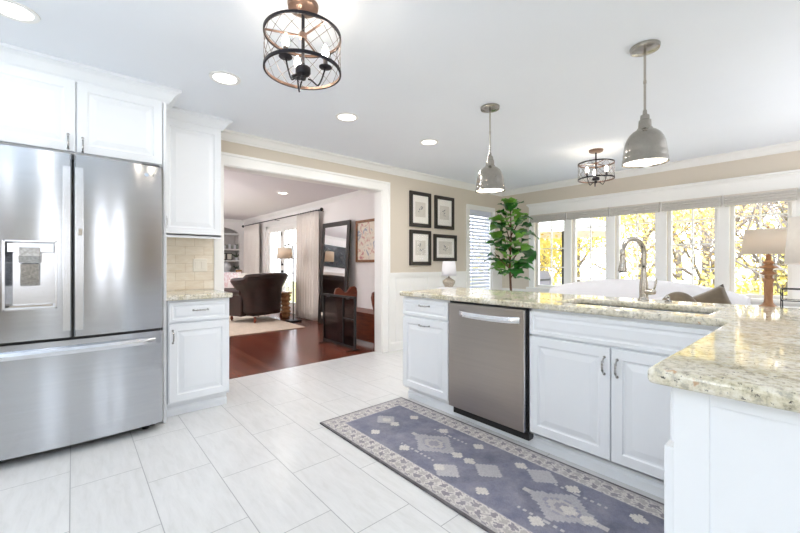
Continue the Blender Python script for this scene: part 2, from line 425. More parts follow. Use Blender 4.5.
for i in range(0, len(xs_), 2): b.box(xs_[i], xs_[i + 1], YS - .1, YS, .9, 2.1)
struct('wall_south', b, 'beige')
b = B(); b.box(XW - .1, XW, YS, YL, 0, .9); b.box(XW - .1, XW, YS, YL, 2.1, ZC); b.box(XW - .1, XW, YS, .5, .9, 2.1); b.box(XW - .1, XW, 1.0, YL, .9, 2.1)
struct('wall_west', b, 'beige')
FD0, FD1, FDZ = 7.75, 9.55, 2.08
b = B(); b.box(XL, XL + .12, YL, FD0, 0, ZC); b.box(XL, XL + .12, FD1, YF + .1, 0, ZC); b.box(XL, XL + .12, FD0, FD1, FDZ, ZC)
struct('wall_living_east', b, 'pinkw')
struct('wall_living_west', B().box(XW - .1, XW, YL, YF + .1, 0, ZC), 'pinkw')
NX0, NX1, NZ0, NZ1 = 2.1, 3.62, 0.8, 2.2       # arched shelf niche in far living room wall
b = B(); b.box(XW, NX0, YF, YF + .1, 0, ZC); b.box(NX1, XL, YF, YF + .1, 0, ZC); b.box(NX0, NX1, YF, YF + .1, 0, NZ0)
arc = [(NX0, 1.9)]
n = 16
for k in range(n + 1):
    a = PI - PI * k / n; arc.append(((NX0 + NX1) / 2 + (NX1 - NX0) / 2 * math.cos(a), 1.95 + 0.24 * math.sin(a)))
arcp = arc[1:]
for (xa, za), (xb, zb) in zip(arcp, arcp[1:]):
    b.prism([(xa, za), (xb, zb), (xb, ZC), (xa, ZC)], YF, YF + .1, 'y')
struct('wall_living_north', b, 'pinkw')

# crown moulding ---------------------------------------------------------
def crown_prof(h=0.085, d=0.075):   # (out from wall, down from ceiling)
    return [(0, h), (0.012, h), (0.016, h - .012), (0.026, h - .02), (d * .62, h * .36), (d * .86, h * .22), (d, h * .2), (d, 0), (0, 0)]
def crown_x(b, x0, x1, yw, sgn, h=.085, d=.075, zc=ZC, m0=0, m1=0):
    """runs along x on a wall at yw, protrudes sgn*y; m0/m1 mitre extend"""
    lo = []; hi = []
    for o_, dn in crown_prof(h, d):
        lo.append(b.b.verts.new((x0 - m0 * o_, yw + sgn * o_, zc - dn))); hi.append(b.b.verts.new((x1 + m1 * o_, yw + sgn * o_, zc - dn)))
    n = len(lo); b.face(lo); b.face(hi[::-1])
    for i in range(n): b.face([lo[i], lo[(i + 1) % n], hi[(i + 1) % n], hi[i]])
def crown_y(b, y0, y1, xw, sgn, h=.085, d=.075, zc=ZC, m0=0, m1=0):
    lo = []; hi = []
    for o_, dn in crown_prof(h, d):
        lo.append(b.b.verts.new((xw + sgn * o_, y0 - m0 * o_, zc - dn))); hi.append(b.b.verts.new((xw + sgn * o_, y1 + m1 * o_, zc - dn)))
    n = len(lo); b.face(lo); b.face(hi[::-1])
    for i in range(n): b.face([lo[i], lo[(i + 1) % n], hi[(i + 1) % n], hi[i]])
b = B(); crown_x(b, 0.985, XE, YN, -1, m1=-1); struct('trim_1', b, 'trimw')
b = B(); crown_y(b, YS, YN, XE, -1, m1=-1); struct('trim_2', b, 'trimw')
b = B(); crown_y(b, YL, YF, XL, -1, m1=-1); struct('trim_3', b, 'trimw')
b = B(); crown_x(b, XW, XL, YF, -1, m1=-1); struct('trim_4', b, 'trimw')
# wide opening: jamb lining and casing with stepped edge
b = B()
for z0, z1, x0, x1 in ((0, OZ, OX1 - .016, OX1), (0, OZ, OX0, OX0 + .016)): b.box(x0, x1, YN - .004, YL + .004, z0, z1)
b.box(OX0, OX1, YN - .004, YL + .004, OZ - .016, OZ)
CW = 0.105
b.box(OX1 - .008, OX1 + CW, YN - .02, YN, 0, OZ + CW); b.box(OX1 + CW - .025, OX1 + CW, YN - .032, YN - .02, 0, OZ + CW)
b.box(.985, OX0 + .008, YN - .02, YN, 0, OZ + CW)
b.box(.985, OX1 + CW, YN - .0205, YN, OZ - .008, OZ + CW); b.box(.985, OX1 + CW, YN - .034, YN - .02, OZ + CW - .025, OZ + CW)
struct('trim_5', b, 'trimw', bev=.003)
b = B(); b.box(OX1 - .008, OX1 + CW, YL, YL + .02, 0, OZ + CW); b.box(OX0 - CW, OX0 + .008, YL, YL + .02, 0, OZ + CW); b.box(OX0, OX1, YL, YL + .02, OZ - .008, OZ + CW)
struct('trim_6', b, 'trimw', bev=.003)
# wainscot and chair rail on the north wall
b = B()
for x0, x1 in ((OX1 + CW + .002, BX0 - .075), (BX1 + .075, XE)):
    b.box(x0, x1, YN - .008, YN, 0, 0.98); b.box(x0, x1, YN - .03, YN, 0.985, 1.02); b.box(x0, x1, YN - .018, YN, 0.955, 0.985)
b.box(BX0 - .075, BX1 + .075, YN - .008, YN, 0, BZ0 - .06)
for i in range(12):
    x = OX1 + CW + .1 + i * .3
    if x < BX0 - .12: b.box(x, x + .02, YN - .013, YN - .008, .12, .955)
struct('trim_7', b, 'trimw')
b = B()
b.box(XE - .008, XE, YS, YN, 0, WZ0 - .04)
struct('trim_8', b, 'trimw')
b = B(); b.prism([(YN - .026, 0), (YN - .008, 0), (YN - .008, .12), (YN - .02, .1)], OX1 + CW + .002, XE - .03, 'x'); struct('baseboard_north', b, 'trimw')
b = B(); b.prism([(XE - .026, 0), (XE - .008, 0), (XE - .008, .12), (XE - .02, .1)], YS, YN - .03, 'y'); struct('baseboard_east', b, 'trimw')
b = B(); b.prism([(XL - .02, 0), (XL, 0), (XL, .13), (XL - .015, .12)], YL + .03, FD0 - .1, 'y'); struct('baseboard_living', b, 'trimw')
# east windows: head casing, sill, posts
b = B(); y0, y1 = -0.45, 3.24
b.box(XE - .022, XE, y0, y1, 1.91, 2.075)                        # head board
b.box(XE - .05, XE, y0 - .03, y1 + .03, 2.075, 2.10); b.box(XE - .035, XE, y0 - .015, y1 + .015, 2.055, 2.075)
b.box(XE - .06, XE + .02, y0 - .03, y1 + .03, WZ0 - .035, WZ0 - .002)    # sill
b.box(XE - .02, XE, y0, y1, WZ0 - .12, WZ0 - .035)
yy = [y0] + sum([[c - WH, c + WH] for c in sorted(WC[:6])], []) + [y1]
for i in range(0, len(yy), 2): b.box(XE - .022, XE, yy[i], yy[i + 1], WZ0 - .02, 1.91)
struct('trim_9', b, 'trimw', bev=.003)
for i, c in enumerate(WC[:6]):
    root = struct('window_%d' % (i + 1), B().box(XE + .075, XE + .079, c - WH + .02, c + WH - .02, WZ0 + .02, WZ1 - .02), 'glass')
    b = B(); f = .035
    for ya, yb, za, zb in ((c - WH, c - WH + f, WZ0, WZ1), (c + WH - f, c + WH, WZ0, WZ1), (c - WH + f, c + WH - f, WZ0, WZ0 + f), (c - WH + f, c + WH - f, WZ1 - f, WZ1)): b.box(XE + .05, XE + .1, ya, yb, za, zb)
    obj('window_frame', b, 'trimw', root)
    b = B(); b.box(XE + .066, XE + .09, c - .008, c + .008, WZ0 + f, WZ1 - f)
    for z in (1.08, 1.375, 1.67): b.box(XE + .067, XE + .089, c - WH + f, c + WH - f, z - .008, z + .008)
    obj('muntin', b, 'trimw', root)
    sh = thing('roman_shade', '', 'shade', (XE - .05, c, 1.8), group='raised linen shades over the east windows')
    pos = ('far left window beside the tall fig plant', 'second window from the fig plant', 'third window, behind the kitchen faucet', 'window just right of the kitchen faucet', 'window behind the turned wooden lamp', 'window out past the white drum lamp')[i]
    sh['label'] = 'raised pale linen roman shade at top of ' + pos
    b = B()
    for k in range(4): b.prism([(-.012 - .004 * k, .1 - .028 * k), (.012, .1 - .028 * k), (.012, .072 - .028 * k), (-.02 - .004 * k, .075 - .028 * k)], -.284, .284, 'y')
    obj('shade_folds', b, 'linen', sh)
    b = B(); b.box(-.014, .02, -.289, .289, .095, .112); obj('head_rail', b, 'shade_dark', sh)
    b = B(); b.tube([(-.016, -.27, .09), (-.018, -.27, -.28 - .1 * (i % 2))], .0015, 5); obj('pull_cord', b, 'trimw', sh)
# blind window on the north wall
root = struct('window_7', B().box(BX0, BX1, YN + .08, YN + .084, BZ0, BZ1), 'glass')
b = B(); f = .075
for xa, xb, za, zb in ((BX0 - f, BX0, BZ0 - .02, BZ1), (BX1, BX1 + f, BZ0 - .02, BZ1), (BX0 - f, BX1 + f, BZ1, BZ1 + f)): b.box(xa, xb, YN - .022, YN, za, zb)
b.box(BX0 - f, BX1 + f, YN - .05, YN, BZ0 - .05, BZ0 - .02); b.box(BX0, BX0 + .02, YN, YN + .09, BZ0, BZ1); b.box(BX1 - .02, BX1, YN, YN + .09, BZ0, BZ1)
obj('window_frame', b, 'trimw', root, bev=.003)
t = thing('venetian_blind', 'white slatted venetian blind lowered over narrow corner window', 'blind', (5.02, YN + .03, BZ0))
b = B(); nsl = 27
for k in range(nsl):
    z = .035 + k * .0555
    b.prism([(-.015, z - .022), (-.012, z - .023), (.015, z + .022), (.012, z + .023)], -.275, .275, 'x')
obj('slats', b, 'slat', t)
b = B(); b.box(-.285, .285, -.03, .03, BZ1 - BZ0 - .07, BZ1 - BZ0 - .002); obj('head_rail', b, 'slat', t)
b = B(); b.box(-.275, .275, -.02, .02, .0, .02); obj('bottom_rail', b, 'slat', t)
b = B()
for x in (-.2, .2): b.box(x - .006, x + .006, -.027, -.0255, .01, BZ1 - BZ0 - .05)
obj('ladder_tape', b, 'slat', t)
# unseen doors added behind the camera for a tan reflection in the fridge
for i, x0 in enumerate((-2.4, 2.2)):
    r_ = struct('door_%d' % (2 + i), B().box(x0, x0 + .8, YS + .001, YS + .04, 0.01, 2.05), 'addeddoor')
    obj('door_panel', B().panel(-x0 - .72, -x0 - .08, .15, .95, -.001, .02), 'addeddoor', r_).rotation_euler = (0, 0, PI)
    for ch in r_.children: ch.location = (0, YS + .045, 0)
    b = B(); b.sphere((x0 + .72, YS + .09, 1.0), .03); b.lathe([(.012, 0), (.012, .04)], (x0 + .72, YS + .045, 1.0), 12, 'y'); obj('door_handle', b, 'nickel', r_, smooth=True)
# south and west windows behind the camera
for i, (x0, x1) in enumerate(SW):
    r_ = struct('window_%d' % (8 + i), B().box(x0, x1, YS - .06, YS - .056, .9, 2.1), 'glass')
    b = B(); f = .05
    for a_, b_, c_, d_ in ((x0, x0 + f, .9, 2.1), (x1 - f, x1, .9, 2.1), (x0 + f, x1 - f, .9, .95), (x0 + f, x1 - f, 2.05, 2.1)): b.box(a_, b_, YS - .08, YS - .03, c_, d_)
    obj('window_frame', b, 'trimw', r_)
for i, (x0, x1) in enumerate(((.5, 1.0),)):
    r_ = struct('window_%d' % (11 + i), B().box(XW - .06, XW - .056, x0, x1, .9, 2.1), 'glass')
    b = B(); f = .05
    for a_, b_, c_, d_ in ((x0, x0 + f, .9, 2.1), (x1 - f, x1, .9, 2.1), (x0 + f, x1 - f, .9, .95), (x0 + f, x1 - f, 2.05, 2.1)): b.box(XW - .08, XW - .03, a_, b_, c_, d_)
    obj('window_frame', b, 'trimw', r_)

# ------------------------------------------------------------------ hardware
def pull(parent, c, length, vertical, out=.028):
    """small arched bar pull with beaded middle; c on the door face, local front is -y"""
    b = B(); L = length / 2
    pts = []
    for k in range(13):
        s_ = -1 + 2 * k / 12; pts.append((s_ * L, -out * (1 - abs(s_) ** 3.2) - .002))
    P = lambda s_, y, r=0: (c[0], c[1] + y, c[2] + s_) if vertical else (c[0] + s_, c[1] + y, c[2])
    b.tube([P(a, y) for a, y in pts], [.0042 + .0022 * (1 if k % 2 and 2 < k < 10 else 0) for k in range(13)], 8)
    for s_ in (-1, 1):
        q = P(s_ * L, 0); b.lathe([(.0075, -.003), (.0075, .0)], (q[0], q[1], q[2]), 12, 'y')
    return obj('handle', b, 'chrome', parent, smooth='auto')
SM = [(0, 0), (0.003, -0.003), (0.022, -0.003), (0.027, 0.003), (0.034, 0.0035), (0.046, -0.001)]   # drawer-size moulding
def base_mould(b, x0, x1, y, zt=.1):
    b.box(x0, x1, y, y + .02, 0, zt); b.prism([(y - .012, 0), (y, 0), (y, .06), (y - .005, .056), (y - .012, .045)], x0, x1, 'x')

# ------------------------------------------------------------------ fridge wall
# base cabinet right of fridge (local -y is the front)
t = thing('base_cabinet', 'white base cabinet with one drawer and door beside the fridge', 'cabinet', (.525, 3.2, 0))
W_ = .43
b = B(); b.box(0, W_, 0, .555, .1, .866); obj('body', b, 'white', t, bev=.002)
b = B(); base_mould(b, 0.0, W_ - .01, .045); b.box(0, W_ - .01, .065, .5, 0, .1); obj('toe_kick', b, 'white', t)
d_ = obj('drawer', B().panel(.006, W_ - .006, .705, .85, -.02, .02, SM), 'white', t); pull(d_, (.215, -.02, .785), .1, False)
d_ = obj('door', B().panel(.006, W_ - .006, .115, .692, -.02, .02), 'white', t); pull(d_, (.03, -.02, .6), .09, True)
def slab(b, pts, z0=.868, z1=.905, r=.012):
    """countertop edge with eased ogee: stacked outlines"""
    b.prism(pts, z0, z1)
t = obj('countertop', B().box(.508, .972, 3.165, YN - .001, .867, .905), 'granite', bev=.009, seg=4)
tag(t, 'short granite countertop on the cabinet beside the fridge', 'countertop')
struct('wall_backsplash', B().box(.525, .984, YN - .012, YN, .906, 1.368), 'travertine')
t = thing('outlet_plate', 'cream double outlet plate on the stone backsplash', 'outlet', (.868, YN - .013, 1.125))
obj('cover', B().box(-.058, .058, -.006, 0, -.058, .058), 'plate', t, bev=.003)
for x in (-.026, .026): obj('rocker', B().box(x - .016, x + .016, -.0085, -.006, -.034, .034), 'plate', t, bev=.002)
# fridge side panel + cabinet over fridge
for x, l_ in ((.487, 'tall white end panel between fridge and short base cabinet'), (-.506, 'tall white end panel on far left side of fridge')):
    tag(obj('end_panel', B().box(x, x + .02, 3.13, YN - .001, 0, 2.29), 'white', bev=.002), l_, 'panel')
t = thing('over_fridge_cabinet', 'white two-door wall cabinet mounted above the steel fridge', 'cabinet', (-.484, 3.15, 1.83))
W_ = .969
b = B(); b.box(0, W_, 0, .61, 0, .49); obj('body', b, 'white', t)
zt = .46
d_ = obj('door', B().panel(.004, .497, .012, zt, -.02, .02), 'white', t); pull(d_, (.462, -.02, .072), .09, True)
d_ = obj('door', B().panel(.503, .966, .012, zt, -.02, .02), 'white', t); pull(d_, (.532, -.02, .062), .09, True)
b = B(); crown_x(b, -.02, W_ + .022, -.002, -1, .10, .085, ZC - 1.83 - .001, 0, 1); b.box(-.02, W_ + .022, -.01, .61, .488, .545)
lo = B()
crown_y(b, -.002, .61, W_ + .022, 1, .10, .085, ZC - 1.83 - .001, 1, 0)
obj('crown', b, 'white', t)
t = thing('wall_cabinet', 'tall white single-door wall cabinet above the stone backsplash', 'cabinet', (.527, 3.5, 1.37))
W_ = .448
b = B(); b.box(0, W_, 0, .262, 0, .93); b.box(0, W_, 0, .018, -.018, .02); obj('body', b, 'white', t, bev=.0015)
d_ = obj('door', B().panel(.004, W_ - .004, .012, .93, -.02, .02), 'white', t); pull(d_, (.032, -.02, .1), .09, True)
b = B(); crown_x(b, 0, W_, -.002, -1, .09, .075, ZC - 1.37 - .001, 0, 1); crown_y(b, -.002, .262, W_, 1, .09, .075, ZC - 1.37 - .001, 1, 0); b.box(0, W_, -.01, .262, .925, .96)
obj('crown', b, 'white', t)

# fridge -----------------------------------------------------------------
t = thing('refrigerator', 'large stainless steel french door fridge with water dispenser', 'refrigerator', (0, 3.0, 0))
HW = .468
obj('body', B().box(-HW + .006, HW - .006, .075, .72, .03, 1.775), 'darkgrey', t, bev=.004)
def fy(x): return -.012 + .03 * (x / HW) ** 2            # bowed front
def bowed(b, x0, x1, z0, z1, back=.07, n=18, hole=None, er=.008):
    xs = [x0 + (x1 - x0) * k / n for k in range(n + 1)]
    if hole: xs = sorted(set([x for x in xs if abs(x - hole[0]) > .008 and abs(x - hole[1]) > .008] + [hole[0], hole[1]]))
    zs = [z0, z1] if not hole else [z0, hole[2], hole[3], z1]
    def yv(x, z):
        e = min(x - x0, x1 - x); return fy(x) + (er * (1 - e / er) if e < er else 0)
    xs = sorted(set(xs + [x0 + er, x1 - er, x0 + er * .4, x1 - er * .4]))
    V = {(i, j): b.b.verts.new((x, yv(x, z), z)) for i, x in enumerate(xs) for j, z in enumerate(zs)}
    nx, nz = len(xs), len(zs)
    for i in range(nx - 1):
        for j in range(nz - 1):
            if hole and j == 1 and xs[i] >= hole[0] - 1e-6 and xs[i + 1] <= hole[1] + 1e-6: continue
            b.face([V[i, j], V[i + 1, j], V[i + 1, j + 1], V[i, j + 1]])
    bk = {(i, j): b.b.verts.new((xs[i], back, z)) for i in (0, nx - 1) for j, z in ((0, z0), (nz - 1, z1))}
    L = [V[0, j] for j in range(nz)]; b.face([bk[0, 0]] + L + [bk[0, nz - 1]])
    R_ = [V[nx - 1, j] for j in range(nz)]; b.face([bk[nx - 1, 0]] + R_ + [bk[nx - 1, nz - 1]])
    b.face([V[i, 0] for i in range(nx)] + [bk[nx - 1, 0], bk[0, 0]]); b.face([V[i, nz - 1] for i in range(nx)] + [bk[nx - 1, nz - 1], bk[0, nz - 1]])
    b.face([bk[0, 0], bk[nx - 1, 0], bk[nx - 1, nz - 1], bk[0, nz - 1]])
    return b
GX = .0; HO = (-.287, -.072, .882, 1.266)
dl = obj('door', bowed(B(), -HW, GX - .006, .7, 1.795, hole=HO), 'steel', t, smooth='auto')
dr = obj('door', bowed(B(), GX + .006, HW, .7, 1.795), 'steel', t, smooth='auto')
fz = obj('freezer_drawer', bowed(B(), -HW, HW, .055, .683), 'steel', t, smooth='auto')
obj('seal', B().box(-HW + .02, HW - .02, .068, .076, .06, 1.78), 'black', t)
# dispenser recess
x0, x1, z0, z1 = HO; yb = .06; yf = fy(x0) - .0
b = B(); e = .012
b.box(x0, x1, yb, yb + .005, z0, z1); b.prism([(x0, yf), (x0 + .004, yf), (x0 + .03, yb), (x0, yb)], z0, z1); b.prism([(x1, fy(x1)), (x1 - .004, fy(x1)), (x1 - .008, yb), (x1, yb)], z0, z1)
b.box(x0, x1, -.0, yb, z0, z0 + .012)
ds = obj('dispenser', b, 'steelbright', dl)
b = B()
for a_ in ((x0 - .004, x1 + .004, z1 - .004, z1 + .006), (x0 - .004, x1 + .004, z0 - .006, z0 + .006), (x0 - .006, x0 + .006, z0 - .006, z1 + .006), (x1 - .006, x1 + .006, z0 - .006, z1 + .006)):
    b.box(a_[0], a_[1], -.014, .012, a_[2], a_[3])
obj('bezel', b, 'steelbright', dl, bev=.002)
b = B(); xc = (x0 + x1) / 2 - .006
b.box(x0 + .012, x1 - .012, .0, yb, z1 - .062, z1 - .012); obj('control_panel', b, 'plain_panel' if 'plain_panel' in M else 'steelbright', dl, bev=.002)
b = B(); b.prism([(-.008, 0), (.03, 0), (.04, -.085), (.0, -.09), (-.012, -.05)], xc - .045, xc + .045, 'x')
o_ = obj('nozzle', b, 'chrome', dl, bev=.004); o_.location.z = z1 - .034
b = B(); b.prism([(.022, 0), (.03, 0), (.05, -.13), (.03, -.13)], xc - .04, xc + .04, 'x'); o_ = obj('paddle', b, 'chrome', dl, bev=.004); o_.location.z = z1 - .125
b = B(); b.box(x0 + .02, x1 - .02, .0, .05, z0 + .012, z0 + .02); obj('drip_tray', b, 'nickel', dl)
# grip strips beside the gap and the latch button
b = B(); b.box(.011, .05, fy(0) - .004, .0, .74, 1.72); g_ = obj('grip_strip', b, 'steelbright', dr, bev=.002)
b = B(); b.box(.026, .044, fy(0) - .009, fy(0) - .004, 1.31, 1.352); obj('latch_button', b, 'nickel', dr, bev=.003)
b = B(); b.box(-.045, -.01, fy(0) - .004, .0, .74, 1.72); obj('grip_strip', b, 'steelbright', dl, bev=.002)
# freezer handle: bowed broad bar
b = B()
n = 24
sec = [(-.004, .022), (-.03, .016), (-.04, 0), (-.034, -.022), (-.004, -.026)]
rings = []
for k in range(n + 1):
    x = -.42 + .84 * k / n; e = min(1, (1 - abs(x / .42)) * 6) ; q = .35 + .65 * e
    zc = .628 - .010 * (x / .42) ** 2 * 0
    rings.append([b.b.verts.new((x, fy(x) + a_ * q, zc + c_ * (.6 + .4 * e))) for a_, c_ in sec])
for a_, c_ in zip(rings, rings[1:]):
    for i in range(5): b.face([a_[i], a_[(i + 1) % 5], c_[(i + 1) % 5], c_[i]])
b.face(rings[0]); b.face(rings[-1][::-1])
obj('handle', b, 'steelbright', fz, smooth='auto')
b = B()
for x in (-.40, .40): obj('hinge_cover', B().box(x - .05, x + .05, .02, .12, 1.776, 1.81), 'darkgrey', t, bev=.004)
b = B()
for x in (-.38, .38): b.lathe([(.02, 0), (.02, .035)], (x, .12, 0), 12)
b.box(-.43, .43, .09, .1, .02, .055); obj('foot', b, 'black', t)
def text(s_, size, mat, loc, rot, parent, name='lettering', ext=.0005):
    cu = bpy.data.curves.new(name, 'FONT'); cu.body = s_; cu.size = size; cu.extrude = ext; cu.align_x = 'CENTER'; cu.align_y = 'CENTER'
    o = bpy.data.objects.new(name + '_curve', cu); C.objects.link(o); cu.materials.append(M[mat]); o.location = loc; o.rotation_euler = rot
    dg = bpy.context.evaluated_depsgraph_get(); me = bpy.data.meshes.new_from_object(o.evaluated_get(dg)); bpy.data.objects.remove(o)
    o = bpy.data.objects.new(name, me); C.objects.link(o); o.location = loc; o.rotation_euler = rot; o.parent = parent; return o
M['logogrey'] = plain('grey lettering', '#6f7378', 0.4)
M['logoblue'] = plain('pale blue badge', '#b9c8da', 0.4)
b = B(); b.lathe([(.013, -.001), (.013, .0)], (.372, fy(.372) - .001, 1.733), 20, 'y'); obj('logo_badge', b, 'logoblue', dr)
text('LG', .024, 'logogrey', (.405, fy(.405) - .001, 1.733), (PI / 2, 0, .06), dr)

# ------------------------------------------------------------------ island (faces -x) and peninsula
RI = -PI / 2      # local +x = world -y ; local -y = world -x
t = thing('drawer_cabinet', 'white island cabinet with drawer over pull-out door, left of dishwasher', 'cabinet', (2.12, 2.384, 0), RI)
W_ = .52
obj('body', B().box(0, W_ - .002, 0, .6, .1, .866), 'white', t, bev=.002)
b = B(); base_mould(b, .012, W_ - .002, .05); b.box(.012, W_, .07, .58, 0, .1); obj('toe_kick', b, 'white', t)
d_ = obj('drawer', B().panel(.006, W_ - .008, .713, .85, -.02, .02, SM), 'white', t); pull(d_, (.262, -.02, .804), .115, False)
d_ = obj('door', B().panel(.006, W_ - .008, .115, .70, -.02, .02), 'white', t); pull(d_, (.262, -.02, .648), .115, False)
# dishwasher
t = thing('dishwasher', 'stainless steel dishwasher built into the island with bar handle', 'dishwasher', (2.12, 1.862, 0), RI)
W_ = .63
obj('tub', B().box(.006, W_ - .006, .01, .58, .1, .85), 'black', t)
obj('door', B().box(.006, W_ - .012, -.03, .008, .098, .852), 'dwsteel', t, bev=.004)
obj('edge_trim', B().box(W_ - .0115, W_ - .006, -.026, .008, .1, .85), 'steelbright', t)
obj('gap_strip', B().box(W_ - .006, W_ + .003, -.004, .03, .098, .862), 'black', t)
obj('top_gap_strip', B().box(.004, W_ - .004, -.012, .03, .853, .866), 'black', t)  # black strip standing in for the dark gap above the door
b = B(); b.box(.035, W_ + .010, -.008, .048, .05, .096); obj('kick_plate', b, 'black', t)
b = B(); base_mould(b, 0, W_ + .004, .05, .049); obj('toe_board', b, 'white', t)
b = B(); n = 20; rings = []
sec = [(-.002, .02), (-.026, .016), (-.034, -.004), (-.03, -.02), (-.002, -.022)]
for k in range(n + 1):
    s_ = -1 + 2 * k / n; x = .115 + .48 * k / n; q = .3 + .7 * min(1, (1 - abs(s_)) * 5)
    rings.append([b.b.verts.new((x, -.03 + a_ * q * 1.2, .790 - .008 * (1 - s_ * s_) + c_)) for a_, c_ in sec])
for a_, c_ in zip(rings, rings[1:]):
    for i in range(5): b.face([a_[i], a_[(i + 1) % 5], c_[(i + 1) % 5], c_[i]])
b.face(rings[0]); b.face(rings[-1][::-1]); obj('handle', b, 'steelbright', t, smooth='auto')
# sink cabinet
t = thing('sink_cabinet', 'white two-door cabinet with wide false front under the sink', 'cabinet', (2.12, 1.227, 0), RI)
W_ = .97
b = B(); b.box(0, W_, 0, .02, .1, .866); b.box(0, .02, 0, .6, .1, .866); b.box(W_ - .02, W_, 0, .6, .1, .866); b.box(0, W_, 0, .6, .1, .12); b.box(0, W_, .59, .6, .1, .866); obj('body', b, 'white', t, bev=.002)
b = B(); base_mould(b, .0, W_, .05); b.box(0, W_, .07, .58, 0, .1); obj('toe_kick', b, 'white', t)
obj('false_front', B().panel(.016, .925, .712, .85, -.02, .02, SM), 'white', t)
d_ = obj('door', B().panel(.016, .471, .115, .70, -.02, .02), 'white', t); pull(d_, (.444, -.02, .606), .088, True)
d_ = obj('door', B().panel(.477, .925, .115, .70, -.02, .02), 'white', t); pull(d_, (.506, -.02, .603), .088, True)
# peninsula cabinet, front faces +y, end panel faces camera
t = thing('peninsula_cabinet', 'white cabinet run with panelled end nearest the camera', 'cabinet', (2.11, .236, 0), PI)
L_ = 1.08      # local +x = world -x
obj('body', B().box(0, L_, 0, .8, .1, .866), 'white', t, bev=.002)
obj('toe_kick', B().box(0, L_ - .05, .05, .75, 0, .1), 'white', t)
b = B(); b.box(L_, L_ + .008, .002, .8, .02, .866)
for y0_, y1_, z0_, z1_ in ((.002, .066, .02, .866), (.734, .8, .02, .866), (.066, .734, .02, .09), (.066, .734, .838, .866)): b.box(L_ + .008, L_ + .012, y0_, y1_, z0_, z1_)
obj('end_panel', b, 'white', t, bev=.0015)
d_ = obj('door', B().panel(.56, L_ - .003, .115, .72, -.02, .02), 'white', t); pull(d_, (.6, -.02, .64), .088, True)
d_ = obj('door', B().panel(.03, .55, .115, .72, -.02, .02), 'white', t); pull(d_, (.51, -.02, .64), .088, True)
d_ = obj('drawer', B().panel(.56, L_ - .003, .735, .855, -.008, .008, SM), 'white', t); pull(d_, (.82, -.008, .79), .1, False)
d_ = obj('drawer', B().panel(.03, .55, .735, .855, -.008, .008, SM), 'white', t); pull(d_, (.29, -.008, .79), .1, False)
t = thing('island_back', 'white panelled back of the island under the granite overhang', 'panel', (2.725, .24, 0))
b = B(); b.box(0, .02, .0, 2.14, 0, .866); b.box(.02, .026, .1, 2.04, .1, .8); obj('back_panel', b, 'white', t)
# L-shaped counter with sink cut-out
def counter():
    b = B(); z0, z1 = .868, .905
    xs = [.985, 2.082, 2.225, 2.60, 2.872]; ys = [-.62, .278, .38, 1.115, 2.405]
    cells = []
    for i in range(4):
        for j in range(4):
            if i == 0 and j > 0: continue
            if i == 2 and j == 2: continue
            cells.append((i, j))
    def V(x, y, z, cache={}):
        k = (round(x, 4), round(y, 4), z)
        if k not in cache: cache[k] = b.b.verts.new((x, y, z))
        return cache[k]
    cs = set(cells)
    for i, j in cells:
        q = [(xs[i], ys[j]), (xs[i + 1], ys[j]), (xs[i + 1], ys[j + 1]), (xs[i], ys[j + 1])]
        b.face([V(x, y, z1) for x, y in q]); b.face([V(x, y, z0) for x, y in q][::-1])
        for (a, c_), nb in (((0, 1), (i, j - 1)), ((1, 2), (i + 1, j)), ((2, 3), (i, j + 1)), ((3, 0), (i - 1, j))):
            if nb not in cs: b.face([V(*q[a], z0), V(*q[c_], z0), V(*q[c_], z1), V(*q[a], z1)])
    return b
o_ = obj('granite_countertop', counter(), 'granite', bev=.012, seg=4)
tag(o_, 'long polished granite island countertop wrapping round toward camera', 'countertop')
# sink
t = thing('kitchen_sink', 'undermount stainless sink set into the island granite', 'sink', (2.412, .747, .66))
b = B(); hx, hy = .195, .375
b.box(-hx, hx, -hy, hy, 0, .004)
for a_ in ((-hx - .004, -hx, -hy, hy), (hx, hx + .004, -hy, hy), (-hx, hx, -hy - .004, -hy), (-hx, hx, hy, hy + .004), (-hx, hx, -.006, .006)): b.box(*a_, 0, .206 if abs(a_[2]) > .01 or a_[3] > .01 else .16)
obj('basin', b, 'steel', t, bev=.003)
b = B()
for y in (-.19, .19): obj('drain', B().lathe([(.04, .004), (.04, .007), (.0, .007)], (0, y, 0), 20), 'chrome', t)
# faucet
t = thing('kitchen_faucet', 'tall brushed nickel gooseneck faucet behind the island sink', 'faucet', (2.735, .785, .905), -.38)
b = B(); b.lathe([(.031, 0), (.031, .006), (.026, .012), (.024, .03), (.025, .07), (.024, .1), (.019, .14), (.0155, .19), (.015, .2)], n=28); obj('base', b, 'nickel', t, smooth='auto')
b = B(); pts = [(0, 0, .19), (0, 0, .24), (0, 0, .29)]
R_ = .09
for k in range(1, 31):
    a_ = PI * 1.06 * k / 30; pts.append((-R_ + R_ * math.cos(a_), 0, .30 + R_ * math.sin(a_)))
b.tube(pts, .0145, 16); obj('spout', b, 'nickel', t, smooth=True)
ex, ez = pts[-1][0], pts[-1][2]
b = B(); dx, dz = .10, -.995
b.tube([(ex, 0, ez + .002), (ex + .002, 0, ez - .03), (ex + .001, 0, ez - .06), (ex - .002, 0, ez - .095), (ex - .003, 0, ez - .10)], [.0155, .0165, .020, .0255, .024], 18); obj('spray_head', b, 'nickel', t, smooth='auto')
b = B(); b.lathe([(.017, -.0), (.017, -.004)], (ex - .003, 0, ez - .1), 14); obj('spray_face', b, 'black', t)
b = B(); b.tube([(0, -.018, .058), (0, -.045, .058), (0, -.07, .06), (0, -.078, .06)], [.018, .019, .017, .006], 16); obj('valve', b, 'nickel', t, smooth='auto')
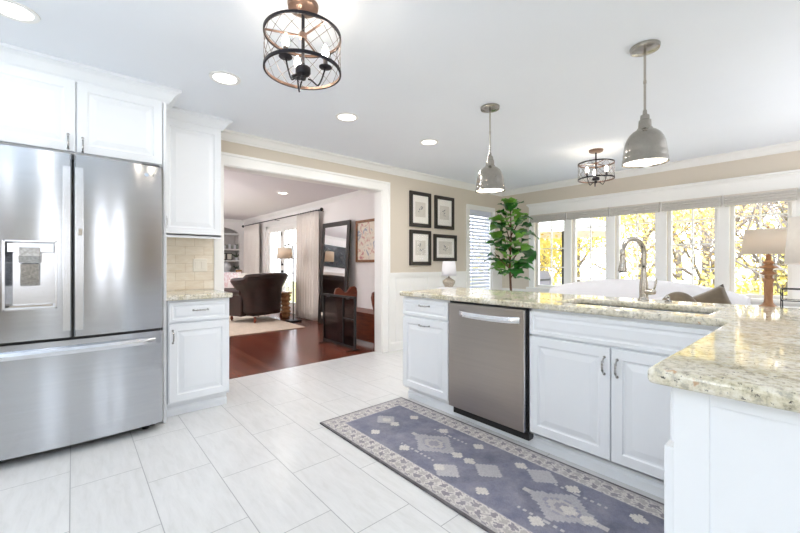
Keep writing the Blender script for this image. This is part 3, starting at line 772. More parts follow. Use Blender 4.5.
b = B(); b.tube([(0, -.066, .07), (.004, -.07, .09), (.008, -.073, .12), (.010, -.074, .145)], [.006, .0055, .007, .0045], 10); obj('lever', b, 'nickel', t, smooth=True)
t = thing('soap_dispenser', 'small nickel soap dispenser right of the faucet', 'dispenser', (2.72, .65, .905))
b = B(); b.lathe([(.018, 0), (.018, .008), (.009, .014), (.008, .035)], n=16); obj('collar', b, 'chrome', t, smooth='auto')
b = B(); b.tube([(0, 0, .034), (-.02, 0, .04), (-.05, 0, .036), (-.06, 0, .028)], [.009, .008, .006, .005], 10); obj('pump', b, 'chrome', t, smooth=True)

# ------------------------------------------------------------------ rug
def rug():
    x0, x1, y0, y1 = 1.325, 2.098, .262, 2.392; nx, ny = 194, 532
    me_b = bmesh.new(); cl = []
    rnd = random.Random(3)
    W, L = x1 - x0, y1 - y0
    blue, blue2, pale, border, dark = lin('#66687e'), lin('#55576a'), lin('#b9b5b4'), lin('#c2bdba'), lin('#3b363b')
    motifs = []       # star/diamond motifs in field (u across 0..W, v along 0..L)
    med = [(.5, 1.38), (.5, .56)]; small = [(.5, 1.86), (.5, .97), (.28, 1.12), (.72, .75), (.5, .2)]
    stars = []
    for cy in [.2 + .11 * k for k in range(18)]:
        pass
    for k in range(7):
        v = .30 + k * .29
        stars += [(.27, v), (.73, v)]
    for k in range(6): stars.append((.5, .28 + .33 * k + .16 if k % 2 == 0 else .2 + .33 * k))
    def col(u, v):
        d = min(u, W - u, v, L - v)
        if d < .012: return dark
        h = rnd.random()
        if d < .135:
            # border bands
            if d < .022 or .034 > d > .028 or .128 < d: 
                base = lin('#a9a4a4') if not d > .128 else lin('#8b889a')
            else:
                s_ = v if min(u, W - u) < min(v, L - v) else u
                q = math.sin(s_ * 62) * math.sin((d - .08) * 75) + .55 * math.sin(s_ * 150 + 2 * math.sin(d * 90)) * math.cos(d * 160)
                base = lin('#837d86') if q > .38 else (lin('#cfcac5') if q > -.35 else lin('#aba6a4'))
            f = .86 + .22 * h; return tuple(c * f for c in base[:3]) + (1,)
        c0 = blue if (math.sin(u * 21 + 3 * math.sin(v * 6)) + math.sin(v * 17)) > -.5 else tuple((a + b_) / 2 for a, b_ in zip(blue, blue2))
        f = .82 + .3 * h
        for cu_, cv in med:
            du, dv = abs(u - cu_ * W), abs(v - cv)
            q = du / .12 + dv / .15
            st = (int(du / .016) * .016) / .12 + (int(dv / .018) * .018) / .16
            if st < .95:
                if st < .22: c0 = lin('#8e8b96')
                elif st < .38: c0 = lin('#b4afae')
                elif st < .5: c0 = lin('#8c8a9a')
                else: c0 = lin('#a5a2a8')
            elif abs(du - .15) < .009 and dv < .14 and int(dv / .016) % 2 == 0: c0 = lin('#b0adb0')
            elif abs(du) < .014 and .16 < dv < .2: c0 = lin('#b9b5b4')
        for su, sv in small:
            du, dv = abs(u - su * W), abs(v - sv); q = (int(du / .012) * .012) / .07 + (int(dv / .014) * .014) / .085
            if q < .95: c0 = lin('#a9a6ab') if int(q * 6) % 2 else lin('#adaaae')
        for su, sv in stars:
            du, dv = abs(u - su * W), abs(v - sv)
            if du < .045 and dv < .045:
                r = math.hypot(du, dv)
                if (du < .012 and dv < .036) or (dv < .010 and du < .034) or (abs(du - dv) < .008 and r < .03): c0 = lin('#cbc6c0')
        return tuple(c * f for c in c0[:3]) + (1,)
    me = bpy.data.meshes.new('runner_rug')
    vs_ = []; 
    for j in range(ny + 1):
        for i in range(nx + 1):
            u, v = W * i / nx, L * j / ny
            vs_.append((x0 + u, y0 + v, .010 + .0006 * math.sin(u * 40) * math.sin(v * 31)))
    fs = [(j * (nx + 1) + i, j * (nx + 1) + i + 1, (j + 1) * (nx + 1) + i + 1, (j + 1) * (nx + 1) + i) for j in range(ny) for i in range(nx)]
    ring = [i for i in range(nx + 1)] + [(j) * (nx + 1) + nx for j in range(1, ny + 1)] + [ny * (nx + 1) + i for i in range(nx - 1, -1, -1)] + [j * (nx + 1) for j in range(ny - 1, 0, -1)]
    base = len(vs_)
    for k in ring: vs_.append((vs_[k][0], vs_[k][1], .001))
    m = len(ring)
    fs += [(ring[k], base + k, base + (k + 1) % m, ring[(k + 1) % m]) for k in range(m)]
    fs.append(tuple(base + k for k in range(m))[::-1])
    me.from_pydata(vs_, [], fs)
    at = me.color_attributes.new('pattern', 'FLOAT_COLOR', 'POINT')
    for j in range(ny + 1):
        for i in range(nx + 1): at.data[j * (nx + 1) + i].color = col(W * i / nx, L * j / ny)
    for k in range(m): at.data[base + k].color = dark
    s = N('woven vintage rug'); a = s.n('ShaderNodeAttribute', attribute_name='pattern')
    wear = s.ramp(s.noise(9, 6, rough=0.7), [(0.35, (0, 0, 0, 1)), (0.75, (1, 1, 1, 1))])
    s.set(color=s.mix(s.math('MULTIPLY', wear, 0.38), a.outputs['Color'], lin('#b3b0b4')), rough=0.95, sheen=0.2); s.bump(s.noise(400, 2), 0.3, 0.001)
    me.materials.append(s.m)
    o = bpy.data.objects.new('runner_rug', me); C.objects.link(o)
    tag(o, 'long blue-grey patterned runner rug along the island cabinets', 'rug')
rug()

# ------------------------------------------------------------------ ceiling fixtures
def canlight(x, y, label, group, z=ZC, k=1.0):
    t = thing('recessed_light', label, 'ceiling light', (x, y, z), group=group)
    b = B(); b.lathe([(.072, -.001), (.074, -.006), (.096, -.006), (.098, -.001), (.072, -.001)], n=36, cap=False); obj('trim_ring', b, 'trimw', t, smooth='auto')
    b = B(); b.lathe([(0.0, -.003), (.073, -.003)], n=32, cap=False); obj('lens', b, 'canlight', t)
    l = area('can_lamp', (x, y, z - .012), (0, 0, 0), .13, .13, CAN_POWER * k, (1.0, .96, .92), shape='DISK')
G = 'recessed ceiling lights'
canlight(.771, 2.675, 'round recessed ceiling light above the base cabinet beside the fridge', G, k=.4)
canlight(1.758, 2.706, 'round recessed ceiling light in front of the wide opening', G, k=2.6)
canlight(2.754, 2.711, 'round recessed ceiling light nearest the four framed prints', G, k=3.2)
canlight(-.221, 2.641, 'round recessed ceiling light in top left corner above the fridge', G, k=.25)
canlight(2.801, 6.365, 'small recessed ceiling light in the living room beyond', 'living room recessed lights')
for x, y in ((-.4, .2), (-1.2, 2.6), (-1.4, -1.6)): canlight(x, y, 'round recessed ceiling light behind the camera', 'recessed lights behind the camera')
for x, y in ((1.0, 6.4), (1.0, 9.0)): canlight(x, y, 'recessed living room ceiling light out of view', 'living room recessed lights out of view')

def pendant():
    t = thing('pendant_light', 'brushed nickel dome pendant hanging over the sink, nearer one', 'pendant light', (2.48, .706, 1.715))
    top = ZC - 1.715
    b = B(); b.lathe([(.0, top - .034), (.02, top - .032), (.055, top - .026), (.072, top - .02), (.076, top - .006), (.076, top - .001)], n=36, cap=False); obj('canopy', b, 'brushnick', t, smooth='auto')
    b = B(); b.lathe([(.0065, .27), (.0065, top - .025)], n=12); b.lathe([(.0085, .46), (.0085, .475)], n=12); obj('rod', b, 'nickel', t, smooth='auto')
    b = B()
    b.lathe([(.0, .306), (.010, .305), (.012, .28), (.022, .276), (.024, .262), (.024, .25), (.031, .246), (.033, .22), (.033, .205), (.038, .203), (.042, .193), (.060, .183), (.078, .166), (.091, .144), (.1, .118), (.105, .09), (.1075, .065), (.1075, .06), (.110, .057), (.111, .03), (.113, .028), (.116, .0), (.113, .0), (.107, .03), (.1, .09), (.075, .146), (.04, .175), (0, .18)], n=48, cap=False)
    obj('dome_shade', b, 'brushnick', t, smooth='auto')
    b = B(); b.lathe([(0, .008), (.107, .008)], n=36, cap=False); obj('diffuser', b, 'diffuser', t)
    return t
pn = pendant()
dup(pn, (2.504, 1.786, 1.715), label='brushed nickel dome pendant nearer the fig plant, above the dishwasher')
for n_ in (pn,): n_['group'] = 'dome pendants over the island'
for o in C.objects:
    if o.name.startswith('pendant_light.'): o['group'] = 'dome pendants over the island'
for x, y in ((2.48, .706), (2.504, 1.786)):
    area('pendant_lamp', (x, y, 1.712), (0, 0, 0), .2, .2, 2.5, (1, .93, .82), shape='DISK')

def chandelier():
    t = thing('drum_ceiling_light', 'bronze wire drum ceiling light with candle bulbs, large at top', 'ceiling light', (.837, 1.673, 2.05), .16)
    top = ZC - 2.05; R = .178; H0, H1 = .016, .185
    b = B(); b.lathe([(0, top - .03), (.05, top - .03), (.07, top - .02), (.073, top - .001)], n=32, cap=False); obj('canopy', b, 'bronzewood', t, smooth='auto')
    b = B(); b.lathe([(.008, -.02), (.008, top - .03)], n=12); b.lathe([(.0, -.03), (.012, -.025), (.016, -.012), (.0, 0)], n=14); b.lathe([(.03, .0), (.036, .008), (.036, .03), (.03, .036)], n=20); obj('stem', b, 'bronze', t, smooth='auto')
    for h in (H0, H1):
        b = B(); b.lathe([(R - .004, h - .007), (R + .004, h - .007), (R + .004, h + .007), (R - .004, h + .007), (R - .004, h - .007)], n=72, cap=False); obj('ring', b, 'bronze', t, smooth='auto')
        b = B(); b.lathe([(R - .0045, h - .0065), (R - .0045, h + .0065)], n=72, cap=False); obj('ring_lining', b, 'bronzewood', t)
    b = B()
    for k in range(14):
        for s_ in (-1, 1):
            a0 = 2 * PI * k / 14; pts = []
            for q in range(9):
                a = a0 + s_ * q / 8 * 2 * PI / 7; pts.append((R * math.cos(a), R * math.sin(a), H0 + (H1 - H0) * q / 8))
            b.tube(pts, .0011, 5)
    obj('lattice', b, 'wire', t)
    b = B()
    for k in range(3):
        a = 2 * PI * k / 3 + .5; b.tube([(0, 0, H1), (R * math.cos(a), R * math.sin(a), H1)], .005, 6)
    b.lathe([(.018, H1 - .012), (.018, H1 + .012)], n=14); obj('spoke', b, 'bronzewood', t)
    for k in range(3):
        a = 2 * PI * k / 3 + 1.2; c, s_ = math.cos(a), math.sin(a)
        b = B(); pts = []
        for q in range(15):
            u = q / 14; r = .025 + .083 * u; z = -.022 - .03 * math.sin(u * PI * 1.05) + (.05 * max(0, u - .55) / .45 if u > .55 else 0) + .012 * math.sin(u * 2 * PI)
            pts.append((r * c, r * s_, z))
        b.tube(pts, .004, 7); e = pts[-1]
        arm = obj('arm', b, 'bronze', t, smooth=True)
        b = B(); b.lathe([(0, -.004), (.03, 0), (.031, .003), (.012, .008), (.012, .01)], (e[0], e[1], e[2]), 20, cap=False); obj('drip_pan', b, 'bronze', arm, smooth='auto')
        b = B(); b.lathe([(.011, .005), (.011, .05)], e, 14); obj('candle_sleeve', b, 'candle', arm, smooth='auto')
        b = B(); b.lathe([(.009, .05), (.014, .06), (.0165, .072), (.013, .088), (.005, .105), (0, .112)], e, 14, cap=False); obj('bulb', b, 'bulb', arm, smooth=True)
    return t
ch = chandelier(); ch['group'] = 'wire drum ceiling lights'
dup(ch, (4.329, 1.70, 2.05), 1.4, label='smaller-looking bronze wire drum ceiling light farther away near windows')

# ------------------------------------------------------------------ framed prints (north wall)
def framed(name, label, x0, x1, z0, z1, kind, group='dark framed prints on the beige wall'):
    w_, h_ = x1 - x0, z1 - z0
    t = thing(name, label, 'picture', (x0, YN, z0), group=group)
    b = B(); f = .05
    for a_ in ((0, f, 0, h_), (w_ - f, w_, 0, h_), (f, w_ - f, 0, f), (f, w_ - f, h_ - f, h_)): b.box(a_[0], a_[1], -.03, -.001, a_[2], a_[3])
    obj('frame', b, 'framek', t, bev=.004)
    obj('mat_board', B().box(f, w_ - f, -.014, -.002, f, h_ - f), 'mat', t)
    m_ = .03; obj('white_border', B().box(f + .006, w_ - f - .006, -.016, -.014, f + .006, f + .012), 'paper', t)
    px0, px1, pz0, pz1 = f + .055, w_ - f - .055, f + .09, h_ - f - .09
    if kind == 'wide': pz0, pz1 = f + .05, h_ - f - .05
    pr = obj('print', B().box(px0, px1, -.0165, -.014, pz0, pz1), 'paper', t)
    rnd = random.Random(x0 * 10 + z0); b = B(); cx_, cz_ = (px0 + px1) / 2, (pz0 + pz1) / 2
    for k in range(7):
        a = rnd.uniform(0, PI); l_ = rnd.uniform(.02, .045); ox, oz = cx_ + rnd.uniform(-.03, .03), cz_ + rnd.uniform(-.05, .04)
        b.tube([(ox, -.0172, oz), (ox + l_ * math.cos(a) * .6, -.0174, oz + l_ * math.sin(a) * .7), (ox + l_ * math.cos(a), -.0172, oz + l_ * math.sin(a))], [.001, rnd.uniform(.003, .007), .001], 5)
    obj('drawing', b, 'ink', pr)
    obj('glass', B().box(f, w_ - f, -.022, -.020, f, h_ - f), 'glass', t)
framed('framed_print', 'dark framed upright print, upper left of the four on beige wall', 3.439, 3.844, 1.645, 2.13, 'tall')
framed('framed_print', 'dark framed upright print, upper right of the four on beige wall', 3.926, 4.34, 1.645, 2.125, 'tall')
framed('framed_print', 'dark framed upright print, lower left of the four on beige wall', 3.439, 3.844, 1.115, 1.6, 'tall')
framed('framed_print', 'dark framed landscape print, lower right, behind the small lamp', 3.906, 4.40, 1.175, 1.565, 'wide')

# ------------------------------------------------------------------ small lamp and side table by the north wall
t = thing('side_table', 'small white side table below the framed prints', 'table', (3.70, 3.28, 0), .1)
obj('table_top', B().box(-.15, .15, -.13, .13, .78, .805), 'trimw', t, bev=.003)
obj('drawer', B().box(-.13, .13, -.12, .11, .66, .779), 'trimw', t, bev=.003)
for sx_ in (-1, 1):
    for sy_ in (-1, 1): obj('leg', B().box(sx_ * .12 - .012, sx_ * .12 + .012, sy_ * .1 - .012, sy_ * .1 + .012, 0, .66), 'trimw', t)
t = thing('book_stack_volume', 'white hardback book lying under the small crown-based lamp', 'book', (3.70, 3.28, .806), .1)
obj('cover', B().box(-.13, .13, -.1, .1, 0, .028), 'bookw', t, bev=.002); obj('pages', B().box(-.126, .132, -.102, .096, .004, .024), 'paper', t)
t = thing('table_lamp', 'small table lamp with white shade and crown-shaped beaded base', 'lamp', (3.70, 3.28, .835))
b = B()
b.lathe([(0, 0), (.055, 0), (.058, .012), (.05, .016), (.076, .05), (.08, .075), (.055, .1), (.02, .112), (.01, .116)], n=28, cap=False)
for k in range(8):
    a = 2 * PI * k / 8
    b.tube([(.05 * math.cos(a), .05 * math.sin(a), .015), (.073 * math.cos(a), .073 * math.sin(a), .055), (.07 * math.cos(a), .07 * math.sin(a), .08), (.02 * math.cos(a), .02 * math.sin(a), .115)], .007, 6)
obj('lamp_base', b, 'bead', t, smooth='auto')
b = B(); b.lathe([(.006, .11), (.006, .22)], n=10); b.sphere((0, 0, .125), .012); obj('lamp_neck', b, 'nickel', t)
b = B(); b.lathe([(.1, .145), (.08, .335)], n=40, cap=False); obj('lamp_shade', b, 'whitecloth', t, smooth=True, solid=.003)

# ------------------------------------------------------------------ fiddle leaf fig
def fig():
    t = thing('fiddle_leaf_fig', 'tall fiddle leaf fig tree with broad green leaves in corner', 'plant', (4.76, 3.04, 0))
    rnd = random.Random(11)
    b = B(); b.lathe([(0, 0), (.14, 0), (.165, .04), (.175, .2), (.17, .32), (.16, .325), (.155, .3)], n=32, cap=False); obj('basket_pot', b, 'basket', t, smooth='auto')
    obj('soil', B().lathe([(0, .29), (.155, .29)], n=24, cap=False), 'soil', t)
    b = B(); b.tube([(0, 0, .28), (.01, .0, .7), (-.01, .01, 1.1), (.01, 0, 1.5), (.0, .0, 1.9)], [.02, .017, .014, .01, .005], 10)
    brs = []
    for k in range(7):
        a = k * 2.4; z = .98 + .12 * k; r = .26 - .025 * k
        e = (r * math.cos(a), r * math.sin(a), z + .2); b.tube([(0, 0, z - .05), (r * .45 * math.cos(a), r * .45 * math.sin(a), z + .05), e], [.009, .007, .004], 7); brs.append((a, z, r))
    obj('trunk', b, 'stem', t, smooth=True)
    b = B()
    def leaf(base, direction, L, wd, droop, roll):
        d = Vector(direction).normalized(); side = d.cross(Vector((0, 0, 1)))
        if side.length < .1: side = Vector((1, 0, 0))
        side.normalize(); up = side.cross(d).normalized()
        side = (side * math.cos(roll) + up * math.sin(roll)).normalized(); up = side.cross(d).normalized()
        nL, nW = 7, 4; b_ = Vector(base)
        def P(u, v):
            s_ = v
            ww = wd * (math.sin(PI * min(1, s_ * .98 + .02) ** 1.25) * .85 + .28 * math.sin(PI * s_)) * (0.55 + .65 * s_)
            if s_ > .97: ww *= .4
            c = b_ + d * (L * s_) - Vector((0, 0, 1)) * (droop * L * s_ * s_)
            x = (u - .5) * 2
            wav = .02 * math.sin(s_ * 14 + (3 if x > 0 else 0)) * abs(x)
            return c + side * (ww * x) + up * (.22 * ww * abs(x) + wav)
        b.grid(nW, nL, P)
    cnt = 0
    for k in range(74):
        z = .98 + (2.0 - .98) * (k / 73) ** .92
        f = (z - .98) / 1.02
        rad = .30 * math.sin(PI * min(1, .18 + f * .82)) ** .8 if f < .9 else .05
        rad = max(.04, rad) * rnd.uniform(.35, 1.0)
        a = k * 2.39996 + rnd.uniform(-.3, .3)
        base = (rad * math.cos(a) * .62, rad * math.sin(a) * .62, z - .04)
        tilt = rnd.uniform(-.1, 1.1) + (.7 if f > .85 else 0)
        b.mi = 1 if rnd.random() < .42 else 0
        L = rnd.uniform(.19, .31) * (1 - .2 * (f > .85)); leaf(base, (math.cos(a), math.sin(a), tilt), L, L * .40, rnd.uniform(.1, .5), rnd.uniform(-.5, .5))
    # lone lower leaf
    b.mi = 0; leaf((.02, -.03, .93), (.8, -.9, .25), .24, .05, .3, .2); leaf((-.02, 0, 1.0), (-.8, .4, .2), .2, .06, .3, .2)
    b.mi = 1; leaf((0, 0, 1.9), (.1, .0, 1), .2, .075, 0, .9); leaf((0, 0, 1.88), (.3, -.4, 1), .2, .06, 0, .2); leaf((0, 0, 1.84), (-.9, .5, .35), .22, .06, .1, .3)
    o = obj('foliage', b, ['greenleaf', 'leafmid'], t, smooth=True)
fig()

# ------------------------------------------------------------------ sofa behind island with pillow
t = thing('slipcovered_sofa', 'long white slipcovered sofa with gently arched back facing the windows', 'sofa', (4.21, 1.29, 0), 0)
def sofa_back(u, v):   # u around section, v along length
    y = -.84 + 1.68 * v
    arch = .86 + .125 * math.sin(PI * v) ** .7
    a = 2 * PI * u
    cx_, cz_ = 0.0, (arch + .1) / 2; hw, hh = .11, (arch - .1) / 2
    c_, s_ = math.cos(a), math.sin(a); e = .45
    return (cx_ + hw * math.copysign(abs(c_) ** e, c_), y, cz_ + hh * math.copysign(abs(s_) ** e, s_))
b = B(); g = b.grid(28, 30, sofa_back, closed_u=True); b.face(g[0][::-1]); b.face(g[-1]); obj('backrest', b, 'whitecloth', t, smooth='auto')
b = B(); b.box(.1, .76, -.74, .74, .1, .4); obj('seat_base', b, 'whitecloth', t, bev=.03)
for y in (-.37, .37): obj('seat_cushion', B().box(.11, .77, y - .36, y + .36, .4, .54), 'whitecloth', t, bev=.04, seg=3)
for s_ in (-1, 1): obj('arm', B().box(.0, .76, s_ * .83 - .09, s_ * .83 + .09, .06, .66), 'whitecloth', t, bev=.05, seg=3)
for x in (0, .7):
    for y in (-.8, .8): obj('leg', B().lathe([(.02, 0), (.028, .1)], (x, y, 0), 12), 'turned', t)
def pillow(name, label, loc, rot, w_, h_, th, m, cat='pillow', group=None):
    b = B()
    for sd in (1, -1):
        def P(u, v, sd=sd):
            x, z = (u - .5) * 2, (v - .5) * 2
            k = (1 - abs(x) ** 2.2) * (1 - abs(z) ** 2.2)
            pin = 1 - .09 * (1 - abs(x) ** 2) * abs(z) ** 3
            pin2 = 1 - .09 * (1 - abs(z) ** 2) * abs(x) ** 3
            return (w_ / 2 * x * pin2, sd * th / 2 * max(0, k) ** .55, h_ / 2 * z * pin)
        b.grid(14, 14, P)
    bmesh.ops.remove_doubles(b.b, verts=b.b.verts, dist=.0005)
    o = obj(name, b, m, smooth=True); o.location = loc; o.rotation_euler = rot; return tag(o, label, cat, group)
t = thing('upholstered_armchair', 'white upholstered armchair behind the island holding brown cushions', 'armchair', (3.33, .80, 0))
b = B(); b.box(0, .62, -.42, .42, .12, .40); obj('seat_base', b, 'whitecloth', t, bev=.03, seg=3)
b = B(); b.box(0, .5, -.33, .33, .40, .50); obj('seat_cushion', b, 'whitecloth', t, bev=.04, seg=3)
b = B(); g = b.grid(16, 12, lambda u, v: (.56 + .12 * v - .1 * math.cos((u - .5) * PI * .9) + .05, -.42 + .84 * u, .36 + (.36 + .14 * math.sin(PI * u)) * v)); obj('backrest', b, 'whitecloth', t, smooth=True, solid=.11)
for s_ in (-1, 1): obj('arm', B().box(0, .58, s_ * .4 - .06, s_ * .4 + .06, .12, .62), 'whitecloth', t, bev=.05, seg=3)
for x in (.05, .55):
    for y in (-.36, .36): obj('leg', B().lathe([(.014, 0), (.022, .125)], (x, y, 0), 10), 'turned', t)
pillow('throw_pillow', 'brown velvet throw pillow with raised corner, right of the faucet', (3.62, .64, .735), (.1, math.radians(26), math.radians(95)), .42, .36, .13, 'taupe')
b = B(); b.sphere((0, 0, 0), .19, (.4, .75, 1), 24, 16); o_ = obj('round_pillow', b, 'taupe', smooth=True); o_.location = (3.50, .77, .735)
tag(o_, 'round brown pillow beside the pointed brown pillow behind faucet', 'pillow')

# ------------------------------------------------------------------ console with lamps right
t = thing('console_table', 'pale console table tucked behind the island at far right', 'table', (3.475, -.16, 0))
obj('table_top', B().box(-.22, .22, -.5, .42, .80, .84), 'trimw', t, bev=.004)
for x in (-.19, .19):
    for y in (-.46, .38): obj('leg', B().box(x - .02, x + .02, y - .02, y + .02, 0, .8), 'trimw', t)
t = thing('drum_shade_lamp', 'lamp with large white drum shade cropped at right edge', 'lamp', (3.42, -.005, .841))
b = B(); b.lathe([(0, 0), (.055, 0), (.06, .015), (.045, .03), (.07, .08), (.085, .13), (.07, .19), (.035, .24), (.02, .26), (.012, .28)], n=36, cap=False); obj('lamp_base', b, 'ceramic', t, smooth='auto')
obj('lamp_neck', B().lathe([(.007, .27), (.007, .5)], n=10), 'nickel', t)
b = B(); b.lathe([(.205, .295), (.185, .583)], n=56, cap=False); obj('lamp_shade', b, 'cream', t, smooth=True, solid=.003)
b = B(); b.lathe([(.206, .293), (.207, .302), (.2055, .302)], n=56, cap=False); obj('shade_trim', b, 'cream', t)
t = thing('metal_frame_stand', 'small open black metal frame standing beside the white lamp', 'stand', (3.16, .12, .0), .0)
b = B(); r_ = .0025
zb, zt_ = .925, .992
for x in (-.06, .06):
    for y in (-.075, .075): b.box(x - r_, x + r_, y - r_, y + r_, 0, zt_)
for z in (zb, zt_):
    for x in (-.06, .06): b.box(x - r_, x + r_, -.075, .075, z - r_, z + r_)
    for y in (-.075, .075): b.box(-.06, .06, y - r_, y + r_, z - r_, z + r_)
obj('frame', b, 'blackmetal', t); obj('glass_shelf', B().box(-.055, .055, -.07, .07, zb + .005, zb + .009), 'glass', t)

t = thing('window_table', 'low white table under the window carrying the wooden lamp', 'table', (5.27, .40, 0))
obj('table_top', B().box(-.27, .27, -.45, .4, .67, .70), 'trimw', t, bev=.004)
for x in (-.24, .24):
    for y in (-.4, .35): obj('leg', B().box(x - .02, x + .02, y - .02, y + .02, 0, .67), 'trimw', t)
t = thing('turned_wood_lamp', 'lit table lamp with turned wooden base and cream shade', 'lamp', (5.215, .415, .701))
b = B(); b.lathe([(0, 0), (.07, 0), (.072, .015), (.05, .03), (.036, .05), (.032, .09), (.035, .18), (.035, .25), (.046, .275), (.046, .285), (.03, .30), (.032, .32), (.062, .335), (.062, .345), (.032, .365), (.034, .385), (.068, .398), (.068, .406), (.03, .425), (.044, .445), (.044, .452), (.022, .47), (.018, .53)], n=36, cap=False); obj('lamp_base', b, 'turned', t, smooth='auto')
obj('lamp_neck', B().lathe([(.006, .53), (.006, .79)], n=10), 'nickel', t)
b = B(); b.lathe([(.205, .535), (.175, .775)], n=56, cap=False); obj('lamp_shade', b, 'litshade', t, smooth=True, solid=.002)
b = B(); b.lathe([(0, .79), (.012, .80), (.0, .815)], n=12, cap=False); obj('finial', b, 'turned', t, smooth=True)
b = B(); b.sphere((0, 0, .64), .028); obj('bulb', b, emis('lamp bulb glow', '#ffd09a', 20), t, smooth=True)

# ------------------------------------------------------------------ living room
# shelf niche
b = B(); b.box(NX0 - .02, NX0, YF + .1, YF + .42, NZ0, ZC); b.box(NX1, NX1 + .02, YF + .1, YF + .42, NZ0, ZC); b.box(NX0, NX1, YF + .4, YF + .42, NZ0, ZC); b.box(NX0, NX1, YF + .1, YF + .42, 2.2, 2.22)
b.box(NX0, NX1, YF + .02, YF + .42, NZ0 - .02, NZ0)
t = thing('built_in_bookcase', 'arched white built-in bookcase at far end of living room', 'bookcase', (0, 0, 0))
b2 = B(); b2.box(NX0, NX1, YF + .1, YF + .42, NZ0 - .02, NZ0); obj('case', b, plain('bookcase back paint', '#cfcac8', 0.7), t)
SZ = [2.02, 1.60, 1.30, .98][:4]
SZ = [2.0, 1.555, 1.235, .90]
for z in SZ: obj('shelf', B().box(NX0, NX1, YF - .02, YF + .4, z - .035, z), 'trimw', t)
b2.b.free()
# items on shelves
for x, z, w_, h_, c_, l_ in ((3.24, 1.235, .10, .2, 'framek', 'small dark framed photo, leftmost on middle bookcase shelf'), (3.38, 1.235, .16, .2, 'framek', 'wider dark framed photo on middle bookcase shelf')):
    t = thing('photo_frame', l_, 'picture', (x, YF + .12, z))
    obj('frame', B().box(-w_ / 2, w_ / 2, -.01, .01, 0, h_), c_, t); obj('photo', B().box(-w_ / 2 + .02, w_ / 2 - .02, -.012, -.009, .02, h_ - .02), 'paper', t)
for k in range(6):
    tag(obj('book', B().box(3.2 + .07 * k, 3.262 + .07 * k, YF + .06, YF + .2, 1.5555, 1.5555 + .1 + .02 * (k % 3)), 'greyg' if k % 2 else 'bookw'), 'pale book standing on the upper bookcase shelf', 'book', 'pale books on the upper bookcase shelf')
t = thing('white_vase', 'round white vase on lower bookcase shelf', 'vase', (3.3, YF + .15, .901))
obj('vase_body', B().lathe([(0, 0), (.08, 0), (.13, .08), (.14, .15), (.11, .23), (.06, .26), (.07, .28)], n=24, cap=False), 'ceramic', t, smooth=True)
for x, z, l_ in ((3.56, 1.236, 'small potted sprig on the middle bookcase shelf'), (3.57, .901, 'small potted sprig on the lower bookcase shelf')):
    t = thing('potted_sprig', l_, 'plant', (x, YF + .1, z)); rnd = random.Random(z)
    obj('pot', B().lathe([(0, 0), (.04, 0), (.05, .08), (.045, .08), (0, .06)], n=16, cap=False), 'ceramic', t)
    b = B()
    for k in range(14):
        a = rnd.uniform(0, 6.28); b.tube([(0, 0, .06), (.07 * math.cos(a), .07 * math.sin(a), .14), (.13 * math.cos(a), .1 * math.sin(a), .15 + rnd.uniform(-.05, .1))], [.003, .012, .002], 5)
    obj('leaves', b, plain('dusty leaf %s' % z, '#6d7a68', 0.7), t)
t = thing('base_cabinet_bookcase', 'white low cupboard beneath the arched bookcase', 'cabinet', (2.86, YF, 0))
obj('body', B().box(-.8, .8, -.1, -.001, 0, .78), 'trimw', t); obj('door', B().panel(-.78, -.01, .08, .74, -.12, .019), 'trimw', t); obj('door', B().panel(.01, .78, .08, .74, -.12, .019), 'trimw', t)
t = thing('wooden_box', 'tan wooden box on the cupboard right of the white vase', 'box', (3.58, YF - .06, .781))
obj('box_body', B().box(-.07, .07, -.04, .04, 0, .16), 'gold', t, bev=.003); obj('lid', B().box(-.074, .074, -.044, .044, .16, .175), 'gold', t)
# french doors
root = struct('door_1', B().box(XL + .05, XL + .054, FD0 + .08, FD1 - .08, .25, FDZ - .1), 'glass')
b = B(); mid = (FD0 + FD1) / 2
b.box(XL + .02, XL + .08, FD0, FD0 + .05, 0, FDZ); b.box(XL + .02, XL + .08, FD1 - .05, FD1, 0, FDZ); b.box(XL + .02, XL + .08, FD0, FD1, FDZ - .05, FDZ)
obj('door_frame', b, 'trimw', root)
for s_, (a_, c_) in enumerate(((FD0 + .05, mid), (mid, FD1 - .05))):
    b = B()
    for p in ((a_, a_ + .1, .0, FDZ - .05), (c_ - .1, c_, .0, FDZ - .05), (a_ + .1, c_ - .1, 0, .25), (a_ + .1, c_ - .1, FDZ - .16, FDZ - .05)): b.box(XL + .03, XL + .075, p[0], p[1], p[2], p[3])
    for k in range(1, 3): b.box(XL + .04, XL + .065, a_ + .1 + (c_ - a_ - .2) * k / 3 - .008, a_ + .1 + (c_ - a_ - .2) * k / 3 + .008, .25, FDZ - .16)
    for k in range(1, 5): b.box(XL + .041, XL + .064, a_ + .1, c_ - .1, .25 + (FDZ - .41) * k / 5 - .008, .25 + (FDZ - .41) * k / 5 + .008)
    obj('door_leaf', b, 'trimw', root)
b = B()
for z in (.95, 1.12): b.lathe([(.025, .0), (.03, -.03), (.0, -.05)], (XL + .03, mid - .06, z), 14, 'x', cap=False)
for z in (.4, 1.1, 1.8): b.box(XL + .015, XL + .03, mid - .01, mid + .005, z, z + .09)
obj('door_hardware', b, 'blackmetal', root)
b = B(); b.box(XL - .015, XL, FD0 - .09, FD0, 0, FDZ + .09); b.box(XL - .015, XL, FD1, FD1 + .09, 0, FDZ + .09); b.box(XL - .015, XL, FD0, FD1, FDZ, FDZ + .09); struct('trim_10', b, 'trimw')
